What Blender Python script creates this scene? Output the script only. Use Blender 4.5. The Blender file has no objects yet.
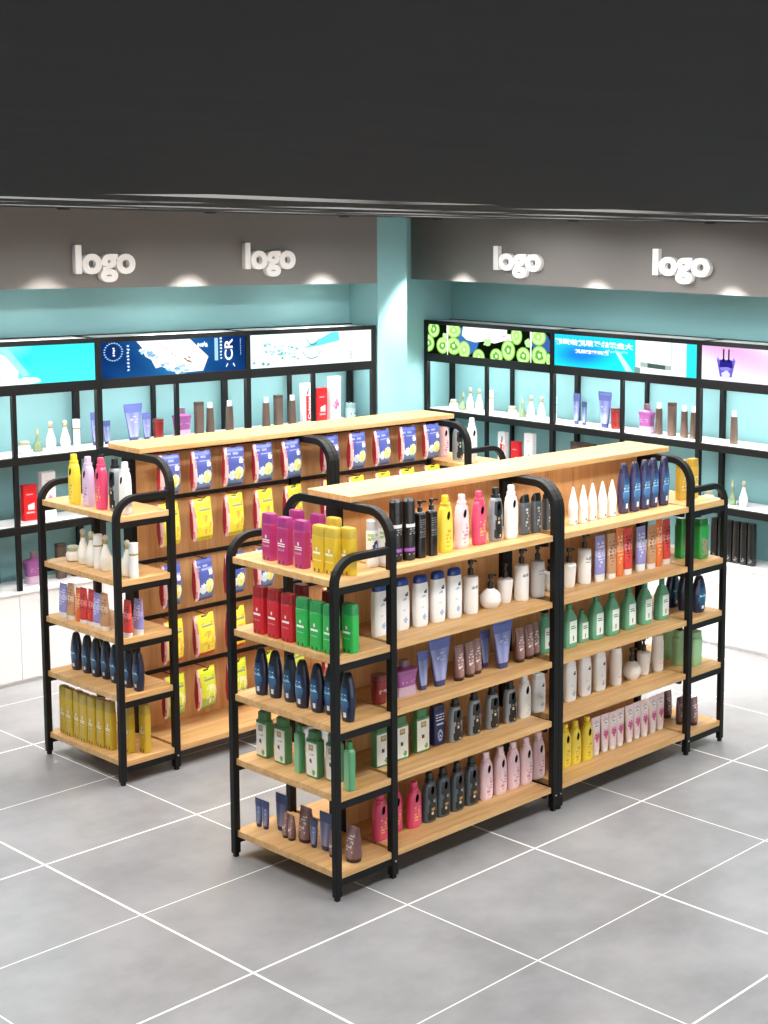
import bpy, math, random
from mathutils import Vector, Matrix
R = math.radians
PI = math.pi
scene = bpy.context.scene
col = scene.collection

# ------------------------------------------------------------------ camera
def make_camera():
    yaw, pitch, roll = 0.9190, 0.1208, 0.0205
    fw = Vector((math.sin(yaw)*math.cos(pitch), math.cos(yaw)*math.cos(pitch), -math.sin(pitch)))
    rt = Vector((math.cos(yaw), -math.sin(yaw), 0)); up = rt.cross(fw)
    r = rt*math.cos(roll)+up*math.sin(roll); u = -rt*math.sin(roll)+up*math.cos(roll)
    cd = bpy.data.cameras.new('camera'); c = bpy.data.objects.new('camera', cd); col.objects.link(c)
    m = Matrix((r, u, -fw)).transposed().to_4x4(); m.translation = Vector((-4.8482, -5.7299, 3.3129))
    c.matrix_world = m
    cd.sensor_fit = 'AUTO'; cd.sensor_width = 36.0
    cd.lens = 1495.41*36/1024
    cd.shift_x = (384-717.10)/1024; cd.shift_y = (415.55-512)/1024
    cd.clip_start = 0.02
    scene.camera = c
make_camera()

# ------------------------------------------------------------------ world and view
w = bpy.data.worlds.new('world'); scene.world = w; w.use_nodes = True
bg = w.node_tree.nodes['Background']; bg.inputs[0].default_value = (1.0, 0.985, 0.96, 1); bg.inputs[1].default_value = 2.3
vs = scene.view_settings
vs.view_transform = 'Standard'; vs.look = 'None'; vs.gamma = 1; vs.use_curve_mapping = False; vs.exposure = 0.0
PANEL_POWER = 23.0      # emission of the recessed ceiling panels
STRIP_POWER = 36.0      # light strips under the light boxes
SPOT_POWER = 220.0
POSTER_POWER = 1.35

# ------------------------------------------------------------------ materials
def srgb(c):
    if isinstance(c, str): c = tuple(int(c[i:i+2], 16)/255 for i in (0, 2, 4))
    return tuple(v/12.92 if v <= .04045 else ((v+.055)/1.055)**2.4 for v in c[:3])
def newmat(name):
    m = bpy.data.materials.new(name); m.use_nodes = True
    return m, m.node_tree, m.node_tree.nodes['Principled BSDF']
def attr_mat(name, rough, coat=0, trans=0, metal=0, noise=0.01, emit=0):
    m, t, b = newmat(name); N = t.nodes; L = t.links
    a = N.new('ShaderNodeVertexColor'); a.layer_name = 'Col'
    tc = N.new('ShaderNodeTexCoord'); nz = N.new('ShaderNodeTexNoise'); nz.inputs['Scale'].default_value = 60
    L.new(tc.outputs['Object'], nz.inputs['Vector'])
    mr = N.new('ShaderNodeMapRange'); mr.inputs['To Min'].default_value = rough-noise; mr.inputs['To Max'].default_value = rough+noise
    L.new(nz.outputs[0], mr.inputs['Value']); L.new(mr.outputs[0], b.inputs['Roughness'])
    L.new(a.outputs['Color'], b.inputs['Base Color'])
    b.inputs['Coat Weight'].default_value = coat; b.inputs['Transmission Weight'].default_value = trans; b.inputs['Metallic'].default_value = metal
    if emit:
        L.new(a.outputs['Color'], b.inputs['Emission Color']); b.inputs['Emission Strength'].default_value = emit
        b.inputs['Base Color'].default_value = (0, 0, 0, 1)
        for l in list(b.inputs['Base Color'].links): L.remove(l)
        b.inputs['Specular IOR Level'].default_value = 0.0
    return m
def flat_mat(name, c, rough, metal=0, noise=0.06, bump=0, var=0.0, nscale=8, spec=.5):
    m, t, b = newmat(name); N = t.nodes; L = t.links
    tc = N.new('ShaderNodeTexCoord'); nz = N.new('ShaderNodeTexNoise'); nz.inputs['Scale'].default_value = nscale; nz.inputs['Detail'].default_value = 4
    L.new(tc.outputs['Object'], nz.inputs['Vector'])
    mx = N.new('ShaderNodeMix'); mx.data_type = 'RGBA'
    c = srgb(c); mx.inputs[6].default_value = tuple(v*(1-var) for v in c)+(1,); mx.inputs[7].default_value = tuple(min(1, v*(1+var)) for v in c)+(1,)
    L.new(nz.outputs[0], mx.inputs[0]); L.new(mx.outputs[2], b.inputs['Base Color'])
    mr = N.new('ShaderNodeMapRange'); mr.inputs['To Min'].default_value = rough-noise; mr.inputs['To Max'].default_value = rough+noise
    L.new(nz.outputs[0], mr.inputs['Value']); L.new(mr.outputs[0], b.inputs['Roughness'])
    b.inputs['Metallic'].default_value = metal; b.inputs['Specular IOR Level'].default_value = spec
    return m
def wood_mat(name, a, b_, axis=0, rough=.42):
    m, t, b = newmat(name); N = t.nodes; L = t.links
    tc = N.new('ShaderNodeTexCoord'); mp = N.new('ShaderNodeMapping')
    s = [14, 14, 14]; s[axis] = .9
    mp.inputs['Scale'].default_value = s
    L.new(tc.outputs['Object'], mp.inputs['Vector'])
    nz = N.new('ShaderNodeTexNoise'); nz.inputs['Scale'].default_value = 1.6; nz.inputs['Detail'].default_value = 6; nz.inputs['Roughness'].default_value = .62; nz.inputs['Distortion'].default_value = .35
    L.new(mp.outputs[0], nz.inputs['Vector'])
    mp2 = N.new('ShaderNodeMapping'); s2 = [60, 60, 60]; s2[axis] = 2.2; mp2.inputs['Scale'].default_value = s2
    L.new(tc.outputs['Object'], mp2.inputs['Vector'])
    n2 = N.new('ShaderNodeTexNoise'); n2.inputs['Scale'].default_value = 1.5; n2.inputs['Detail'].default_value = 3
    L.new(mp2.outputs[0], n2.inputs['Vector'])
    ad = N.new('ShaderNodeMath'); ad.operation = 'MULTIPLY_ADD'; ad.inputs[1].default_value = .35; L.new(n2.outputs[0], ad.inputs[0]); L.new(nz.outputs[0], ad.inputs[2])
    cr = N.new('ShaderNodeValToRGB'); cr.color_ramp.elements[0].position = .48; cr.color_ramp.elements[1].position = .86
    cr.color_ramp.elements[0].color = srgb(b_)+(1,); cr.color_ramp.elements[1].color = srgb(a)+(1,)
    L.new(ad.outputs[0], cr.inputs[0]); L.new(cr.outputs[0], b.inputs['Base Color'])
    b.inputs['Roughness'].default_value = rough
    return m
def floor_mat():
    m, t, b = newmat('grey_floor_tile'); N = t.nodes; L = t.links
    T = 0.8906; tx, ty = -1.0498, -.2951
    tc = N.new('ShaderNodeTexCoord'); sp = N.new('ShaderNodeSeparateXYZ'); L.new(tc.outputs['Object'], sp.inputs[0])
    def M(op, a, b2=None, c=None):
        n = N.new('ShaderNodeMath'); n.operation = op
        for i, v in enumerate((a, b2, c)):
            if v is None: continue
            if isinstance(v, (int, float)): n.inputs[i].default_value = v
            else: L.new(v, n.inputs[i])
        return n.outputs[0]
    masks = []
    for o, off in ((sp.outputs[0], tx), (sp.outputs[1], ty)):
        for ph, wd in ((0, .0062), (T, .0034)):
            q = M('SUBTRACT', o, off+ph); q = M('DIVIDE', q, 2*T); fr = M('FRACT', M('ADD', q, .5)); d = M('ABSOLUTE', M('SUBTRACT', fr, .5)); d = M('MULTIPLY', d, 2*T)
            masks.append(M('LESS_THAN', d, wd))
    g = masks[0]
    for k in masks[1:]: g = M('MAXIMUM', g, k)
    nz = N.new('ShaderNodeTexNoise'); nz.inputs['Scale'].default_value = 1.3; nz.inputs['Detail'].default_value = 6; nz.inputs['Roughness'].default_value = .6
    L.new(tc.outputs['Object'], nz.inputs['Vector'])
    cr = N.new('ShaderNodeValToRGB'); cr.color_ramp.elements[0].position = .35; cr.color_ramp.elements[1].position = .68
    cr.color_ramp.elements[0].color = srgb('858588')+(1,); cr.color_ramp.elements[1].color = srgb('9d9da0')+(1,)
    L.new(nz.outputs[0], cr.inputs[0])
    mx = N.new('ShaderNodeMix'); mx.data_type = 'RGBA'; L.new(g, mx.inputs[0]); L.new(cr.outputs[0], mx.inputs[6]); mx.inputs[7].default_value = srgb('f4f2ee')+(1,)
    L.new(mx.outputs[2], b.inputs['Base Color'])
    n2 = N.new('ShaderNodeTexNoise'); n2.inputs['Scale'].default_value = 5; n2.inputs['Detail'].default_value = 5; L.new(tc.outputs['Object'], n2.inputs['Vector'])
    mr = N.new('ShaderNodeMapRange'); mr.inputs['To Min'].default_value = .20; mr.inputs['To Max'].default_value = .28
    L.new(n2.outputs[0], mr.inputs['Value']); L.new(mr.outputs[0], b.inputs['Roughness'])
    return m
M = {
 'wood': wood_mat('light_oak', 'e2b983', 'c29256', 0),
 'panel': wood_mat('oak_panel', 'e0b078', 'c48f58', 2),
 'black': flat_mat('black_metal', '0b0c0d', .5, .0, var=.15, spec=.3),
 'teal': flat_mat('teal_paint', '80b0b4', .6, var=.02),
 'fascia': flat_mat('grey_fascia_paint', '74716f', .55, var=.03, nscale=3),
 'white': flat_mat('white_laminate', 'ececec', .4, var=.01),
 'ceil': flat_mat('charcoal_ceiling_paint', '2d2d2f', .85, var=.03, spec=.1),
 'letter': flat_mat('white_acrylic', 'ffffff', .35, var=0),
 'steel': flat_mat('bright_steel', 'd5d5d5', .25, .9, var=.05),
 'rail': flat_mat('black_rail', '151515', .5, var=.1),
 'plastic': attr_mat('glossy_plastic', .28, coat=.25),
 'soft': attr_mat('satin_plastic', .45),
 'glass': attr_mat('tinted_glass', .12, trans=.35),
 'foil': attr_mat('printed_foil', .33, coat=.2),
 'poster': attr_mat('backlit_poster', .5, emit=POSTER_POWER),
}
def emit_mat(name, c, s):
    m = bpy.data.materials.new(name); m.use_nodes = True; t = m.node_tree; t.nodes.clear()
    e = t.nodes.new('ShaderNodeEmission'); o = t.nodes.new('ShaderNodeOutputMaterial'); e.inputs[0].default_value = c+(1,); e.inputs[1].default_value = s
    t.links.new(e.outputs[0], o.inputs[0]); return m
M['panel_light'] = emit_mat('lamp_diffuser', (1, .98, .95), PANEL_POWER)
M['strip'] = emit_mat('led_strip_light', (1, .97, .95), STRIP_POWER)
M['floor'] = floor_mat()

# ------------------------------------------------------------------ mesh helpers
class PB:
    """collects shapes with one colour per face, builds ONE mesh"""
    def __init__(s): s.v = []; s.f = []; s.c = []; s.sm = []
    def add(s, v, f, c, smooth=False):
        o = len(s.v); s.v += [tuple(p) for p in v]
        for i, q in enumerate(f):
            s.f.append(tuple(a+o for a in q)); s.c.append(c[i] if isinstance(c, list) else c); s.sm.append(smooth)
    def box(s, x0, x1, y0, y1, z0, z1, c='ffffff'):
        v = [(x, y, z) for z in (z0, z1) for y in (y0, y1) for x in (x0, x1)]
        s.add(v, [(0, 2, 3, 1), (4, 5, 7, 6), (0, 1, 5, 4), (2, 6, 7, 3), (0, 4, 6, 2), (1, 3, 7, 5)], srgb(c))
    def loft(s, sec, cf='ffffff', n=28, e=2.0, dz=None, caps=(1, 1)):
        """sec: (z, a, b[, cx[, cy]]) rings of superellipses, cf: colour or f(xn, zn, ny, nx)"""
        h = sec[-1][0]-sec[0][0]; z0 = sec[0][0]; dz = dz or max(abs(h)/34, 1e-4)
        rings = []
        full = [tuple(q)+(0,)*(5-len(q)) for q in sec]
        for p, q in zip(full, full[1:]):
            k = max(1, int(round(abs(q[0]-p[0])/dz)))
            for i in range(k): rings.append([p[j]+(q[j]-p[j])*i/k for j in range(5)])
        rings.append(list(full[-1]))
        V = []
        xl = .92; yl = .93*(1-xl**e)**(1/e); mm = int(n*.33); kk = n//2-mm
        if e >= 3:
            n = 2*(mm+kk); sy = [yl*(-1+2*i/(kk-1)) for i in range(kk)]; sx = [xl*(1-2*i/(mm-1)) for i in range(mm)]
            unit = [((1-abs(y)**e)**(1/e), y) for y in sy]+[(x, (1-abs(x)**e)**(1/e)) for x in sx]+[(-(1-abs(y)**e)**(1/e), -y) for y in sy]+[(-x, -(1-abs(x)**e)**(1/e)) for x in sx]
        else: unit = [(math.copysign(abs(math.cos(t))**(2/e), math.cos(t)), math.copysign(abs(math.sin(t))**(2/e), math.sin(t))) for t in (2*PI*(i+.5)/n for i in range(n))]
        for z, a, b, cx, cy in rings:
            for i in range(n):
                V.append((cx+a*unit[i][0], cy+b*unit[i][1], z))
        F = []; C = []
        fn = cf if callable(cf) else None; base = None if fn else srgb(cf)
        for r in range(len(rings)-1):
            for i in range(n):
                j = (i+1) % n; q = (r*n+i, r*n+j, (r+1)*n+j, (r+1)*n+i); F.append(q)
                if fn:
                    m = sum((Vector(V[k]) for k in q), Vector())/4; a = max(rings[r][1], 1e-4)
                    d1 = Vector(V[q[1]])-Vector(V[q[0]]); nn = Vector((d1.y, -d1.x, 0)); nn = nn.normalized() if nn.length > 1e-9 else Vector((0, -1, 0))
                    C.append(srgb(fn((m.x-rings[r][3])/a, (m.z-z0)/h if h else 0, nn.y, nn.x)))
                else: C.append(base)
        s.add(V, F, C, True)
        for k, on in ((0, caps[0]), (len(rings)-1, caps[1])):
            if on:
                ids = [k*n+i for i in range(n)]
                if k == 0: ids.reverse()
                o = [V[i] for i in ids]; cc = srgb(fn(0, 0 if k == 0 else 1, 0, 0)) if fn else base
                s.add(o, [tuple(range(n))], cc)
    def disc(s, cx, cz, rx, rz, y, c, n=20, wob=0, seed=0, rot=0):
        rr = random.Random(seed); V = []
        for i in range(n):
            t = 2*PI*i/n; k = 1+wob*(rr.random()-.5)*2
            x, z = rx*math.cos(t)*k, rz*math.sin(t)*k
            V.append((cx+x*math.cos(rot)-z*math.sin(rot), y, cz+x*math.sin(rot)+z*math.cos(rot)))
        s.add(V, [tuple(range(n))], srgb(c))
    def poly(s, pts, y, c): s.add([(a, y, b) for a, b in pts], [tuple(range(len(pts)))], srgb(c))
    def grid(s, x0, x1, z0, z1, y, fn, nx, nz):
        V = [(x0+(x1-x0)*i/nx, y, z0+(z1-z0)*j/nz) for j in range(nz+1) for i in range(nx+1)]
        F = []; C = []
        for j in range(nz):
            for i in range(nx):
                a = j*(nx+1)+i; F.append((a, a+1, a+nx+2, a+nx+1)); C.append(srgb(fn((i+.5)/nx, (j+.5)/nz)))
        s.add(V, F, C)
    def tube(s, path, ax, hw, hn, c='ffffff'):
        """square tube swept along a planar path; ax = axis normal to the plane, hw half width along ax, hn half thickness in the plane"""
        ax = Vector(ax); P = [Vector(p) for p in path]; V = []; n = len(P); ch = .13
        for i, p in enumerate(P):
            t = (P[min(i+1, n-1)]-P[max(i-1, 0)]).normalized(); q = ax.cross(t).normalized()
            k = 1.0
            for (u, v) in ((1, 1-ch), (1-ch, 1), (-1+ch, 1), (-1, 1-ch), (-1, -1+ch), (-1+ch, -1), (1-ch, -1), (1, -1+ch)):
                V.append(p+ax*hw*u+q*hn*v*k)
        F = [];
        for i in range(n-1):
            for j in range(8):
                k = (j+1) % 8; F.append((i*8+j, i*8+k, (i+1)*8+k, (i+1)*8+j))
        F.append(tuple(reversed(range(8)))); F.append(tuple((n-1)*8+j for j in range(8)))
        s.add(V, F, srgb(c), False)
    def mesh(s, name, mat):
        me = bpy.data.meshes.new(name); me.from_pydata(s.v, [], s.f); me.update()
        ca = me.color_attributes.new('Col', 'FLOAT_COLOR', 'CORNER'); data = []
        for i, p in enumerate(me.polygons):
            p.use_smooth = s.sm[i]
            data += list(tuple(s.c[i])+(1.0,))*p.loop_total
        ca.data.foreach_set('color', data)
        me.materials.append(mat)
        import bmesh
        bm = bmesh.new(); bm.from_mesh(me); bmesh.ops.remove_doubles(bm, verts=bm.verts, dist=1e-6)
        if not getattr(s, 'flat', False): bmesh.ops.recalc_face_normals(bm, faces=bm.faces)
        bm.to_mesh(me); bm.free()
        if any(s.sm): me.set_sharp_from_angle(angle=R(38))
        return me
    def build(s, name, mat, parent=None, bevel=0):
        me = s.mesh(name, M[mat] if isinstance(mat, str) else mat); o = bpy.data.objects.new(name, me); col.objects.link(o)
        if parent: o.parent = parent
        if bevel:
            b = o.modifiers.new('bevel', 'BEVEL'); b.width = bevel; b.segments = 2; b.limit_method = 'ANGLE'
        return o
def tag(o, label=None, cat=None, group=None, kind=None):
    if label: o['label'] = label
    if cat: o['category'] = cat
    if group: o['group'] = group
    if kind: o['kind'] = kind
    return o
def empty(name, loc=(0, 0, 0), rz=0):
    o = bpy.data.objects.new(name, None); o.empty_display_size = .05; col.objects.link(o); o.location = loc; o.rotation_euler = (0, 0, rz); return o
def box_obj(name, x0, x1, y0, y1, z0, z1, mat, parent=None, bevel=0):
    p = PB(); p.box(x0, x1, y0, y1, z0, z1); return p.build(name, mat, parent, bevel)
def copy_tree(o, parent=None):
    c = o.copy(); col.objects.link(c); c.parent = parent
    for ch in [x for x in o.children]: copy_tree(ch, c)
    return c
def text_obj(name, s, size, mat, parent, loc, rot=(PI/2, 0, 0), extrude=.001, offset=0, width=None, height=None, mirror=False, align='CENTER'):
    cu = bpy.data.curves.new(name, 'FONT'); cu.body = s; cu.size = size; cu.extrude = extrude; cu.offset = offset; cu.align_x = align; cu.resolution_u = 4
    t = bpy.data.objects.new(name, cu); col.objects.link(t); bpy.context.view_layer.update()
    me = bpy.data.meshes.new_from_object(t.evaluated_get(bpy.context.evaluated_depsgraph_get())); bpy.data.objects.remove(t)
    xs = [v.co.x for v in me.vertices]; ys = [v.co.y for v in me.vertices]
    if xs:
        w_, h_ = max(xs)-min(xs), max(ys)-min(ys); sx = (width/w_) if width else 1; sy = (height/h_) if height else (sx if width else 1)
        cx = (max(xs)+min(xs))/2
        for v in me.vertices:
            v.co.x = (v.co.x-cx)*sx*(-1 if mirror else 1); v.co.y *= sy
        if mirror: me.flip_normals()
    ca = me.color_attributes.new('Col', 'FLOAT_COLOR', 'CORNER'); ca.data.foreach_set('color', [1.0]*4*len(me.loops))
    me.materials.clear(); me.materials.append(M[mat] if isinstance(mat, str) else mat)
    me.name = name; o = bpy.data.objects.new(name, me); col.objects.link(o)
    if parent: o.parent = parent
    o.location = loc; o.rotation_euler = rot
    return o
# ------------------------------------------------------------------ the room
CEIL = 3.40
WX, WY = 4.90, 4.90
def struct(o): o['kind'] = 'structure'; return o
def room():
    X0, Y0 = -7.0, -8.0
    struct(box_obj('floor', X0, WX+.15, Y0, WY+.15, -.1, 0, 'floor'))
    struct(box_obj('wall_left', X0, WX+.15, WY, WY+.15, 0, CEIL, 'teal'))
    struct(box_obj('wall_right', WX, WX+.15, Y0, WY, 0, CEIL, 'teal'))
    struct(box_obj('wall_light_blocker', X0-.15, X0, Y0, WY+.15, 0, CEIL, 'white'))  # unseen wall, added to block world light coming from the -X side
    struct(box_obj('wall_corner_pier', 3.69, 4.02, 4.52, WY, 0, CEIL, 'teal'))
    # ceiling slab with square openings for the recessed lamps
    p = PB(); xs = [-1.6, .2, 1.8, 3.3]; ys = [-1.5, .2, 1.7, 3.1]; hx, hy = .6, .3
    lamps = [(x, y) for x in xs for y in ys]
    xb = sorted([X0, WX+.15]+[x-hx for x in xs]+[x+hx for x in xs]); yb = sorted([Y0, WY+.15]+[y-hy for y in ys]+[y+hy for y in ys])
    for i in range(len(xb)-1):
        for j in range(len(yb)-1):
            cx, cy = (xb[i]+xb[i+1])/2, (yb[j]+yb[j+1])/2
            if any(abs(cx-x) < hx and abs(cy-y) < hy for x, y in lamps): continue
            p.box(xb[i], xb[i+1], yb[j], yb[j+1], CEIL, CEIL+.16)
    struct(p.build('ceiling', 'ceil'))
    first = None
    side = {-1.6: 'leftmost', .2: 'second', 1.8: 'third', 3.3: 'rightmost'}
    row = {-1.5: 'nearest', .2: 'second nearest', 1.7: 'second farthest', 3.1: 'farthest'}
    for x, y in lamps:
        if first is None:
            r = empty('ceiling_light'); first = r
            q = PB(); q.box(-hx+.01, hx-.01, -hy+.01, -hy+.02, .0, .14); q.box(-hx+.01, hx-.01, hy-.02, hy-.01, .0, .14)
            q.box(-hx+.01, -hx+.02, -hy+.02, hy-.02, .0, .14); q.box(hx-.02, hx-.01, -hy+.02, hy-.02, .0, .14); q.box(-hx+.01, hx-.01, -hy+.01, hy-.01, .14, .15)
            q.build('housing', 'rail', r)
            box_obj('diffuser', -hx+.03, hx-.03, -hy+.03, hy-.03, .10, .12, M['panel_light'], r)
        else: r = copy_tree(first)
        r.location = (x, y, CEIL)
        tag(r, 'recessed rectangular ceiling panel light, %s in the %s row of the dark ceiling' % (side[x], row[y]), 'ceiling light', 'recessed panel lights in the dark ceiling')
    # grey fascia boxes with white letters
    fl = struct(box_obj('trim_1', X0, 3.69, 4.52, WY, 2.83, CEIL, 'fascia'))
    fr = struct(box_obj('trim_2', 4.40, WX, Y0, WY, 2.845, CEIL, 'fascia'))
    def logo(side, c, wdt, z, lab):
        s = .30; loc = (c, 4.515, z) if side == 'L' else (4.395, c, z)
        o = text_obj('wall_lettering', 'logo', s, 'letter', None, loc, (PI/2, 0, 0) if side == 'L' else (PI/2, 0, -PI/2), extrude=.022, offset=.013, width=wdt, height=.27)
        if side == 'L': o.location.y -= .022
        else: o.location.x -= .022
        tag(o, lab, 'sign', 'white logo lettering on the grey fascias')
    logo('L', 1.14, .47, 2.945, 'raised white word logo on the left grey fascia, left of two')
    logo('L', 2.565, .48, 2.972, 'raised white word logo on the left grey fascia, right of two')
    logo('R', 3.49, .57, 2.975, 'raised white word logo on the right grey fascia, left of two')
    logo('R', 1.68, .58, 2.99, 'raised white word logo on the right grey fascia, right of two')
    k = 0
    proto = None
    names = ['leftmost', 'second from left', 'third from left', 'third from right', 'second from right', 'rightmost']
    for side, c in (('L', .69), ('L', 1.85), ('L', 3.1), ('R', 4.2), ('R', 2.6), ('R', 1.2)):
        loc = (c, 4.52-.30, CEIL) if side == 'L' else (4.40-.30, c, CEIL)
        if proto is None:
            r = empty('downlight'); proto = r
            q = PB(); q.loft([(-.012, .042, .042), (0, .05, .05)], '222222', 24, caps=(0, 1)); q.build('ring', 'black', r)
            q = PB(); q.loft([(-.010, .03, .03), (-.006, .03, .03)], 'ffffff', 20); q.build('lens', 'steel', r)
        else: r = copy_tree(proto)
        r.location = loc
        tag(r, 'small round ceiling downlight washing the grey fascia, %s of six' % names[k], 'downlight', 'downlights along the grey fascias'); k += 1
        ld = bpy.data.lights.new('spot', 'SPOT'); ld.energy = SPOT_POWER; ld.spot_size = R(69); ld.spot_blend = .5; ld.shadow_soft_size = .02; ld.color = (1, .95, .88)
        lo = bpy.data.objects.new('spot', ld); col.objects.link(lo); lo.parent = r; lo.location = (0, 0, -.03)
room()
# ------------------------------------------------------------------ display racks
L_, W_, DE, H_, HS, YC = 1.2, .8345, .3534, 1.917, 1.7324, .44
X2 = 2*L_+.004
BOT = [1.5792, 1.1974, .8502, .503, .1099]
TH = .035
TOP = [b+TH for b in BOT]
def arc(c, r, a0, a1, ax, n=8):
    out = []
    for i in range(n+1):
        a = R(a0+(a1-a0)*i/n)
        out.append((c[0], c[1]+r*math.cos(a), c[2]+r*math.sin(a)) if ax == 'x' else (c[0]+r*math.cos(a), c[1], c[2]+r*math.sin(a)))
    return out
def rack(label, hooks):
    r = empty('display_rack'); tag(r, label, 'display rack')
    def loop(x):
        p = PB(); hz = H_-.02; rr = .15
        p.tube([(x, 0, .022)]+arc((x, rr, hz-rr), rr, 180, 90, 'x')+arc((x, W_-rr, hz-rr), rr, 90, 0, 'x')+[(x, W_, .022)], (1, 0, 0), .0195, .021)
        for y in (0, W_): p.box(x-.012, x+.012, y-.012, y+.012, 0, .024)
        o = p.build('upright_frame', 'black', r)
        q = PB()
        for y, s in ((0, -1), (W_, 1)):
            q.loft([(-.0, .0068, .0068), (.006, .0055, .0055)], 'd5d5d5', 10)
            break
        b = q.build('bolt', 'steel', o); b.rotation_euler = (PI/2, 0, 0); b.location = (x, -.0185, .095)
        return o
    for x in (0, L_-.0195, L_+.0195, X2): loop(x)
    for x, s in ((0, -1), (X2, 1)):
        for y in (0, W_):
            p = PB(); hz = HS-.018; rr = .125; xe = x+s*DE
            a = arc((xe-s*rr, y, hz-rr), rr, 0 if s > 0 else 180, 90, 'y')
            p.tube([(xe, y, .022)]+a+[(x+s*.02, y, hz)], (0, 1, 0), .018, .018)
            p.box(xe-.011, xe+.011, y-.011, y+.011, 0, .024)
            p.build('end_post', 'black', r)
        for i in range(5):
            sh = box_obj('end_shelf', min(x+s*.004, xe+s*.0), max(x+s*.004, xe), -.012, W_+.012, BOT[i], TOP[i], 'wood', r, .003)
            sh.data = sh.data.copy()
            for y in (0, W_):
                p = PB(); p.box(min(x+s*.02, xe-s*.018), max(x+s*.02, xe-s*.018), y-.014, y+.014, BOT[i]-.036, BOT[i]); p.build('shelf_bearer', 'black', r)
    # the boards
    for k in range(2):
        x0 = k*L_+(.02 if k == 0 else .04); x1 = (k+1)*L_-(.04 if k == 0 else .018)
        box_obj('back_panel', x0, x1, YC-.014, YC+.014, .11, H_, 'panel', r)
        for i in range(5):
            if hooks and i < 4: continue
            box_obj('shelf', x0, x1, -.006, YC-.016, BOT[i], TOP[i], 'wood', r, .003)
        box_obj('shelf', x0, x1, YC+.016, W_+.006, BOT[4], TOP[4], 'wood', r, .003)
        for xx in (x0+.02, x1-.02):
            for i in range(5):
                if hooks and i < 4: continue
                p = PB(); p.box(xx-.012, xx+.012, .02, YC-.016, BOT[i]-.03, BOT[i]); p.build('shelf_bracket', 'black', r)
            p = PB(); p.box(xx-.012, xx+.012, YC+.016, W_-.02, BOT[4]-.03, BOT[4]); p.build('shelf_bracket', 'black', r)
        for i in range(5):
            if not hooks: continue
            z = HZ[i]
            rl = box_obj('hook_rail', x0, x1, YC-.026, YC-.0142, z-.016, z+.010, 'rail', r)
            for j in range(5):
                xx = x0+.135+.2285*j
                p = PB(); p.tube([(xx, YC-.026, z), (xx, YC-.21, z), (xx, YC-.222, z+.012)], (1, 0, 0), .0022, .0022)
                p.build('hook', 'rail', rl)
    for x in (0, L_, X2):
        box_obj('center_post', x-.019 if x != L_ else x-.038, x+.019 if x != L_ else x+.038, YC-.045, YC+.045, 0.0, H_-.041, 'black', r)
    box_obj('top_board', -.02, X2+.13, .285, .635, H_+.001, H_+.034, 'wood', r, .003)
    return r
HZ = [1.903, 1.602, 1.217, .857, .507]
GX, GY = .1726, 2.1967
front = rack('long black framed rack with oak shelves full of bottles, nearer the camera', False)
back = rack('long black framed rack with hanging snack bags, behind the front rack', True)
back.location = (GX, GY, 0)
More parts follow.
